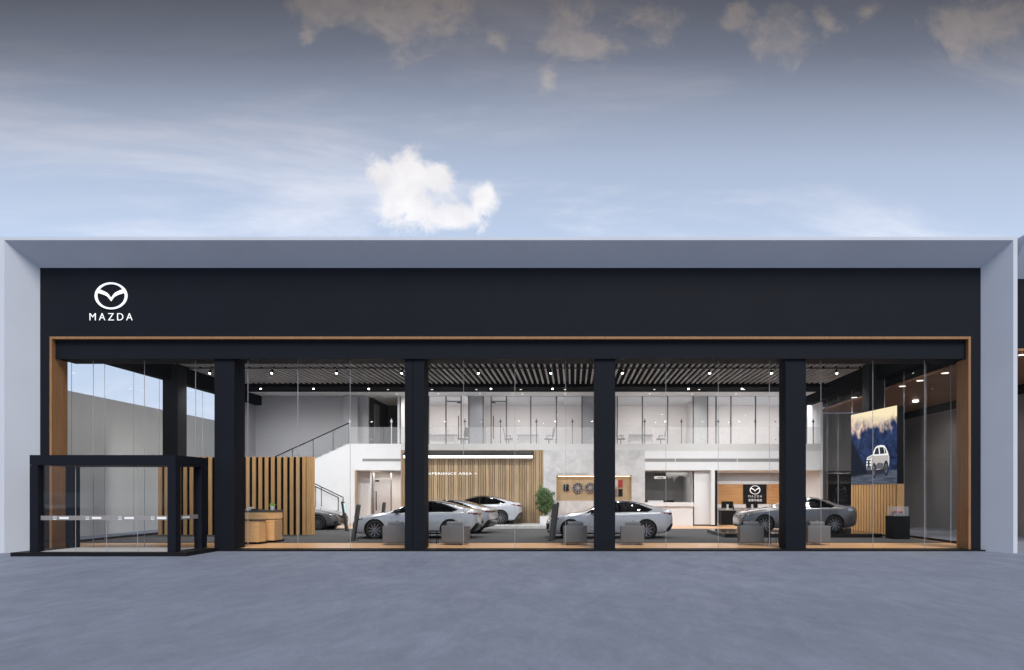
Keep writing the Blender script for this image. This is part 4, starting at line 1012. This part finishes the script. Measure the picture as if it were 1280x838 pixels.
# pedestal with model car
PY = 4.4; pxa, pxb = PX(1116.3, PY), PX(1132.5 + 5, PY)
Pd = thing('display_pedestal', 'black cube pedestal with a clear glass case on top', 'pedestal', ((pxa + pxb) / 2, PY + .3, .046))
zp = PZ(645.5, PY); bx('plinth', 'black', Pd, pxa, pxb, PY, PY + .6, .047, zp)
hc = (pxa + pxb) / 2
MB().box(pxa + .07, pxb - .03, PY + .05, PY + .06, zp + .001, PZ(633.5, PY)).box(pxa + .07, pxb - .03, PY + .54, PY + .55, zp + .001, PZ(633.5, PY)).box(pxa + .07, pxa + .08, PY + .062, PY + .538, zp + .001, PZ(633.5, PY)).box(pxb - .04, pxb - .03, PY + .062, PY + .538, zp + .001, PZ(633.5, PY)).build('glass_case', 'rail', Pd)
Mc = thing('model_car', 'small red and white model car in the glass case', 'model car', (hc, PY + .3, zp + .02))
bx('stand', 'midgrey', Mc, hc - .2, hc + .2, PY + .15, PY + .45, zp + .002, zp + .09)
zc = zp + .13
MB().prism([(hc - .20, zc), (hc + .20, zc), (hc + .20, zc + .05), (hc + .10, zc + .06), (hc + .05, zc + .10), (hc - .06, zc + .10), (hc - .11, zc + .055), (hc - .20, zc + .04)], PY + .22, PY + .38).build('body', 'redpaint', Mc)
MB().prism([(hc - .085, zc + .061), (hc + .08, zc + .062), (hc + .045, zc + .09), (hc - .055, zc + .09)], PY + .215, PY + .385).build('window', 'white', Mc)
for sx in (-.12, .12):
    for sy in (.21, .37): MB().cyl((hc + sx, PY + sy, zc), (hc + sx, PY + sy + .02, zc), .04, n=16).build('wheel', 'tyre', Mc)

# ------------------------------------------------------------------ lamps
def spotlight():
    t = thing('track_spotlight', 'x', 'spotlight', (0, 0, 0), 'track spotlights under the slatted ceiling')
    d = Vector((0, -.45, -.89)).normalized(); a = Vector((0, .03, .0)) - d * .09; b = Vector((0, .03, 0)) + d * .07
    MB().cyl((0, .03, .14), (0, .03, .03), .014, n=8).build('stem', 'black', t)
    MB().cyl(a, b, .05, .055, 20).build('housing', 'black', t, smooth=40)
    MB().cyl(b + d * .001, b + d * .015, .046, .040, 20).build('lens', 'lamp', t)
    return t
def area(nm, loc, sx, sy, p, col=(1, .97, .94), rot=(0, 0, 0)):
    L = bpy.data.lights.new(nm, 'AREA'); L.shape = 'RECTANGLE'; L.size = sx; L.size_y = sy; L.energy = p; L.color = col
    o = bpy.data.objects.new(nm, L); COL.objects.link(o); o.location = loc; o.rotation_euler = rot
sp0 = spotlight(); first = True
def ordn(i): return ['first', 'second', 'third', 'fourth', 'fifth', 'sixth', 'seventh', 'eighth', 'ninth', 'tenth'][i]
def add_light(nm, typ, loc, power, col=(1, .985, .98), rot=(0, 0, 0), size=.1, **k):
    L = bpy.data.lights.new(nm, typ); L.energy = power; L.color = col
    for a, b in k.items(): setattr(L, a, b)
    if typ in ('SPOT', 'POINT'): L.shadow_soft_size = size
    o = bpy.data.objects.new(nm, L); COL.objects.link(o); o.location = loc; o.rotation_euler = rot; return o
SP = 700
for row, Y, z, pxs in (('front', 8.3, 7.16, [262, 339.5, 420.5, 502, 598, 688.5, 778, 887, 964.5, 1046]), ('rear', 12.3, 7.12, [326, 392, 461, 613.7, 690.5, 860.6, 927.5])):
    for i, px in enumerate(pxs):
        o = sp0 if first else copy_tree(sp0); first = False
        o['label'] = f'{ordn(i)} lit black spotlight from the left in the {row} ceiling row'
        o.location = (PX(px, Y), Y, z)
        if row == 'rear': add_light('spotlight_beam', 'SPOT', (PX(px, Y), Y - .05, z - .12), SP * .33, rot=(R(24), 0, 0), spot_size=R(125), spot_blend=.9, size=.12)
        else: add_light('spotlight_beam', 'SPOT', (PX(px, Y), Y - .05, z - .12), SP * 1.15, rot=(R(18), 0, 0), spot_size=R(140), spot_blend=.9, size=.12)
# flush downlights in bulkhead and in gallery ceiling
def downlight(lb, mt='downlight'):
    t = thing('downlight', lb, 'downlight', (0, 0, 0), 'flush ceiling downlights')
    MB().lathe([(.055, 0), (.085, -.004), (.085, 0)], (0, 0, 0), n=24).build('ring', 'chrome', t)
    MB().lathe([(0, -.002), (.054, -.002)], (0, 0, 0), n=24).build('lens', mt, t, fix=False); return t
d0 = None
for i, px in enumerate([485, 540, 595.6, 651, 706.5, 818, 874, 930]):
    lb = f'{ordn(i)} flush downlight from the left in the black ceiling bulkhead'
    o = downlight(lb) if d0 is None else copy_tree(d0); d0 = d0 or o; o['label'] = lb; o.location = (PX(px, 13.4), 13.4, 7.199)
for i, px in enumerate([496, 548, 600, 653, 706, 812, 865, 920]):
    o = copy_tree(d0); o['label'] = f'{ordn(i)} flush downlight from the left in the white gallery ceiling'; o.location = (PX(px, 14.9), 14.9, 7.199)
    add_light('downlight_beam', 'SPOT', (PX(px, 14.9), 14.9, 7.17), 55, rot=(0, 0, 0), spot_size=R(140), spot_blend=.8, size=.06)
# linear lamp over the timber wall
Ln = thing('linear_lamp', 'long black linear lamp with lit white underside above the timber wall', 'lamp', (PX(600, 13.8), 13.9, PZ(571, 14)))
lx0, lx1 = PX(505, 13.7), PX(666, 13.7)
MB().prism([(13.5, PZ(567.6, 13.5)), (14.1, PZ(562.5, 13.5)), (14.12, PZ(566, 13.5)), (13.62, PZ(570.9, 13.5)), (13.5, PZ(569.5, 13.5))], lx0, lx1, 'yz').build('housing', 'black', Ln)
MB().prism([(13.51, PZ(569.4, 13.5)), (13.60, PZ(571.0, 13.5)), (13.66, PZ(571.4, 13.5)), (13.56, PZ(572.6, 13.5)), (13.49, PZ(570.6, 13.5))], lx0 + .02, lx1 - .02, 'yz').build('diffuser', 'strip', Ln)
MB().cyl((lx0 + .5, 13.9, PZ(565, 13.5)), (lx0 + .5, YF - .02, PZ(565, 13.5)), .02).cyl((lx1 - .5, 13.9, PZ(565, 13.5)), (lx1 - .5, YF - .02, PZ(565, 13.5)), .02).build('bracket', 'black', Ln)
# added office fill spots without fittings, tucked behind the partition header
for px in (518, 552, 580, 623, 655, 700, 786, 818, 850, 904, 935, 965, 995):
    add_light('office_fill', 'SPOT', (PX(px, 15.9), 15.9, 7.18), 185, (1, .96, .935), rot=(R(25), 0, 0), spot_size=R(150), spot_blend=.7, size=.04)
# added unseen track with fill lamps behind the header, lighting the window zone
tk = MB().box(XL + .5, XR - .5, 2.78, 2.82, 7.30, 7.35)
for k in range(11):
    x = -16.2 + 2.8 * k; tk.cyl((x, 2.8, 7.29), (x, 2.85, 7.12), .055, n=14)
    add_light('window_zone_fill', 'SPOT', (x, 2.86, 7.08), 330, (1, .98, .96), rot=(R(48), 0, 0), spot_size=R(120), spot_blend=.9, size=.12)
tk.build('added_window_track', 'black', Bd)
area('reception_fill', (PX(945, 16.2), 16.3, 2.93), 3.5, 1.0, 90, (.97, .98, 1))  # added area fills with no fittings: reception, hall, recess, stairwell
area('hall_fill', (PX(480, 16), 15.9, 2.93), 1.4, .8, 55)
area('recess_fill', (PX(836, 15.6), 15.6, 2.93), 2., .6, 12)
area('stair_fill', (-14.5, 13.4, 7.15), 3.5, .4, 25)

# ------------------------------------------------------------------ neighbours
W1 = MB().box(-20.8, -20.5, 1.5, 70, 0, 5.96).build('boundary_wall', 'outgrey', label='long plain grey wall running back beyond the left side glazing', cat='wall')
NB = thing('neighbouring_building', 'next dark unit with timber canopy ceiling at the right edge', 'building', (16, 3, 0))
MB().prism([(-.75, 9.45), (-.75, 9.60), (.3, 9.60), (.3, 8.5), (0, 8.5)], 13.62, 27, 'yz').build('portal_frame', 'frame', NB)
bx('fascia', 'navy', NB, 13.62, 27, .0, .3, 6.33, 8.498)
bx('canopy_ceiling', 'ceilwood', NB, 13.62, 19, .31, 16, 6.3, 6.4)
bx('canopy_roof', 'black', NB, 13.62, 19, .31, 16, 6.6, 8.4)
bx('timber_edge', 'oaktrim', NB, 13.62, 27, -.004, .25, 6.25, 6.325)
MB().box(18.6, 18.8, .9, 16, 0, 5.9).build('side_wall', 'outdark', NB)
MB().box(18.55, 18.8, .9, 16, 5.902, 6.298).build('wall_capping', 'black', NB)
MB().box(XR + .25, 18.55, 16, 16.2, 0, 6.29).build('rear_wall', 'outdark', NB)
dx0, dx1 = PX(1034, 15.8), PX(1075, 15.8)
o = MB().box(dx0, dx0 + .14, 15.8, 15.99, .0, PZ(589, 15.8)).box(dx1 - .14, dx1, 15.8, 15.99, .0, PZ(589, 15.8)).box(dx0 + .142, dx1 - .142, 15.8, 15.99, PZ(593, 15.8), PZ(589, 15.8)).build('door_frame', 'black', NB)
MB().box(dx0 + .142, dx1 - .142, 15.9, 15.92, .02, PZ(593.2, 15.8)).build('door_pane', 'carglass', o)
for px, py in ((1181.5, 466.6), (1150, 476), (1128, 483), (1068, 497)):
    d = (6.3 - EYE) * F / (CY - py); X_ = (px - CX) * d / F; q = MB().lathe([(0, 6.296), (.09, 6.296)], (X_, d - 20, 0), n=20).lathe([(.09, 6.294), (.13, 6.294)], (X_, d - 20, 0), n=20)
    q.build('downlight', 'downlight', NB, fix=False)
    add_light('canopy_light_and_fill', 'SPOT', (X_, d - 20, 6.25), 150, (1, .85, .7), spot_size=R(120), spot_blend=.8, size=.08)
for yy_ in (5.0, 11.0): add_light('canopy_light_and_fill', 'SPOT', (16.6, yy_, 6.1), 160, (1, .88, .76), spot_size=R(160), spot_blend=.8, size=.1)  # two added fill lamps brightening the canopy, with made-up housings below
MB().box(16.5, 16.7, 4.9, 5.1, 6.2, 6.298).box(16.5, 16.7, 10.9, 11.1, 6.2, 6.298).build('added_surface_light', 'downlight', NB)
MB().lathe([(0, 6.29), (.1, 6.29)], (PX(1277, .8), .8, 0), n=20).build('downlight', 'downlight', NB, fix=False)

# ------------------------------------------------------------------ sky, sun, camera
SUN_EL, SUN_AZ = 50, 160      # azimuth clockwise from +Y: behind the camera, to its left
w = bpy.data.worlds.new('World'); scene.world = w; w.use_nodes = True; n = w.node_tree.nodes; l = w.node_tree.links
bg = n['Background']; out = n['World Output']
sky = n.new('ShaderNodeTexSky'); sky.sky_type = 'NISHITA'; sky.sun_disc = False; sky.sun_elevation = R(SUN_EL); sky.sun_rotation = R(SUN_AZ)
sky.air_density = 1.0; sky.dust_density = 1.0; sky.ozone_density = 1.5
tc = n.new('ShaderNodeTexCoord'); sep = n.new('ShaderNodeSeparateXYZ'); l.new(tc.outputs['Generated'], sep.inputs[0])
def mth(op, a, b=None, c=None, clamp=False):
    q = n.new('ShaderNodeMath'); q.operation = op; q.use_clamp = clamp
    for i, s_ in enumerate((a, b, c)):
        if s_ is None: continue
        if isinstance(s_, (int, float)): q.inputs[i].default_value = s_
        else: l.new(s_, q.inputs[i])
    return q.outputs[0]
def rng(s_, lo, hi, a0=0., a1=1., smooth=True):
    r = n.new('ShaderNodeMapRange'); r.interpolation_type = 'SMOOTHSTEP' if smooth else 'LINEAR'
    for i, v in ((1, lo), (2, hi), (3, a0), (4, a1)): r.inputs[i].default_value = v
    l.new(s_, r.inputs[0]); return r.outputs[0]
def mixc(f_, a, b):
    q = n.new('ShaderNodeMix'); q.data_type = 'RGBA'
    l.new(f_, q.inputs[0]) if not isinstance(f_, (int, float)) else setattr(q.inputs[0], 'default_value', f_)
    for i, s_ in ((6, a), (7, b)):
        if isinstance(s_, tuple): q.inputs[i].default_value = (*s_, 1)
        else: l.new(s_, q.inputs[i])
    return q.outputs[2]
X_, Y_, Z_ = sep.outputs
ysafe = mth('MAXIMUM', Y_, .05)
U = mth('DIVIDE', X_, ysafe); Vv = mth('DIVIDE', Z_, ysafe)      # direction on the vertical plane north of the site
cmb = n.new('ShaderNodeCombineXYZ'); l.new(U, cmb.inputs[0]); l.new(Vv, cmb.inputs[1])
def noi(vec, sc, st, det=8, ro=.6, di=0., off=(0, 0, 0), rot=0):
    mp = n.new('ShaderNodeMapping'); mp.inputs['Scale'].default_value = st; mp.inputs['Location'].default_value = off; mp.inputs['Rotation'].default_value = (0, 0, rot); l.new(vec, mp.inputs[0])
    t = n.new('ShaderNodeTexNoise'); t.inputs['Scale'].default_value = sc; t.inputs['Detail'].default_value = det; t.inputs['Roughness'].default_value = ro; t.inputs['Distortion'].default_value = di
    l.new(mp.outputs[0], t.inputs[0]); return t.outputs[0]
theta = mth('ARCTAN2', Z_, Y_)                                  # 0 at the far horizon, pi/2 overhead
haze = rng(Z_, 0, .6, .92, .62)
base = mixc(haze, sky.outputs[0], (5.4, 6.35, 8.1))
front = rng(Y_, .05, .2)
# thin cirrus
ci = noi(cmb.outputs[0], 2.2, (.55, 2.6, 1), 9, .62, .5, (3.1, 1.2, 0), .25)
cim = mth('MULTIPLY', mth('MULTIPLY', rng(ci, .46, .74, 0, .75), front), rng(Vv, .35, .62, 1, .45))
col = mixc(cim, base, (8.4, 8.5, 9.2))
# cumulus: one bright cloud low in the middle, a broken bank high up
wrp = [mth('MULTIPLY', mth('SUBTRACT', noi(cmb.outputs[0], 8, (1, 1, 1), 5, .6, 0, o_), .5), .11) for o_ in ((5, 0, 0), (0, 9, 0))]
Uw, Vw = mth('ADD', U, wrp[0]), mth('ADD', Vv, wrp[1])
def blob(px, py, rx, ry):
    a = mth('DIVIDE', mth('SUBTRACT', Uw if py < 120 else U, (px - CX) / F), rx / F); b = mth('DIVIDE', mth('SUBTRACT', Vw if py < 120 else Vv, (CY - py) / F), ry / F)
    return mth('SUBTRACT', 1, mth('SQRT', mth('ADD', mth('MULTIPLY', a, a), mth('MULTIPLY', b, b))))
def union(bs):
    r = bs[0]
    for b in bs[1:]: r = mth('MAXIMUM', r, b)
    return r
puff = noi(cmb.outputs[0], 17, (1, 1, 1), 9, .62, .4)
puff2 = noi(cmb.outputs[0], 9, (1, 1.1, 1), 9, .64, .3, (1.7, .3, 0))
cu = union([blob(512, 226, 46, 46), blob(478, 218, 28, 24), blob(525, 262, 56, 32), blob(567, 272, 48, 22), blob(603, 248, 20, 30), blob(496, 262, 30, 26), blob(545, 225, 26, 28)])
cum = rng(mth('ADD', cu, mth('MULTIPLY', mth('SUBTRACT', puff, .5), 2.5)), -.12, .6)
hi = union([blob(440, 5, 75, 50), blob(520, 15, 85, 62), blob(700, 25, 50, 62), blob(735, 60, 60, 46), blob(812, 38, 45, 38), blob(690, 108, 20, 26), blob(615, 50, 22, 26), blob(970, 45, 36, 62), blob(1036, 18, 26, 26), blob(1080, 12, 22, 20), blob(1225, 20, 85, 60), blob(375, 42, 20, 16), blob(925, 20, 30, 24)])
him = mth('MULTIPLY', rng(mth('ADD', hi, mth('MULTIPLY', mth('SUBTRACT', puff2, .5), 4.0)), .02, .95), .85)
him = mth('MULTIPLY', him, rng(noi(cmb.outputs[0], 14, (1, 1, 1), 7, .65, .4, (2, 2, 0)), .3, .6, .45, 1.0))
shade = rng(noi(cmb.outputs[0], 11, (1, 1, 1), 6, .55, .2, (.02, .03, 0)), .3, .7)
cm = mth('MULTIPLY', cum, front)
cl = mixc(shade, (7.2, 7.25, 7.7), (8.9, 8.9, 9.1))
col = mixc(cm, col, cl)
hm = mth('MULTIPLY', him, front)
col = mixc(hm, col, (7.6, 7.5, 7.5))
# sky dimmed with height in front, and low behind to darken the soffit
dr = n.new('ShaderNodeValToRGB'); e = dr.color_ramp.elements
stops = [(0, 1.0), (22 / 180, 1.0), (27 / 180, (.90, .88, .87)), (31 / 180, (.66, .63, .62)), (34.5 / 180, (.37, .34, .335)), (38 / 180, (.215, .19, .18)), (60 / 180, .20), (85 / 180, .8), (95 / 180, 1.0), (145 / 180, .85), (1, .6)]
e[0].position = 0; e[0].color = (1, 1, 1, 1); e[1].position = 1; e[1].color = (.6, .6, .6, 1)
for p, v in stops[1:-1]:
    q = e.new(p); q.color = (*v, 1) if isinstance(v, tuple) else (v, v, v, 1)
l.new(mth('DIVIDE', theta, math.pi, clamp=True), dr.inputs[0])
vm = n.new('ShaderNodeVectorMath'); vm.operation = 'MULTIPLY'; l.new(col, vm.inputs[0]); l.new(dr.outputs[0], vm.inputs[1])
l.new(vm.outputs[0], bg.inputs[0]); bg.inputs[1].default_value = .12
w.cycles.sampling_method = 'MANUAL'; w.cycles.sample_map_resolution = 1024

sd = bpy.data.lights.new('sun', 'SUN'); sd.energy = 3.2; sd.angle = R(26); sd.color = (1, .95, .88)
so_ = bpy.data.objects.new('sun', sd); COL.objects.link(so_)
dirv = Vector((math.sin(R(SUN_AZ)) * math.cos(R(SUN_EL)), math.cos(R(SUN_AZ)) * math.cos(R(SUN_EL)), math.sin(R(SUN_EL))))
so_.rotation_euler = dirv.to_track_quat('Z', 'Y').to_euler()

cam = bpy.data.cameras.new('camera'); co = bpy.data.objects.new('camera', cam); COL.objects.link(co); scene.camera = co
co.location = (0, -D0, EYE); co.rotation_euler = (R(90), 0, 0)
cam.sensor_width = 36; cam.lens = 36 * F / 1280; cam.shift_x = (640 - CX) / 1280; cam.shift_y = (CY - 419) / 1280
cam.clip_start = .1; cam.clip_end = 2000
scene.view_settings.view_transform = 'Standard'; scene.view_settings.look = 'None'; scene.view_settings.exposure = 0; scene.view_settings.gamma = 1
scene.render.engine = 'CYCLES'
scene.cycles.transparent_max_bounces = 40; scene.cycles.max_bounces = 8
scene.render.resolution_x = 1024; scene.render.resolution_y = 670
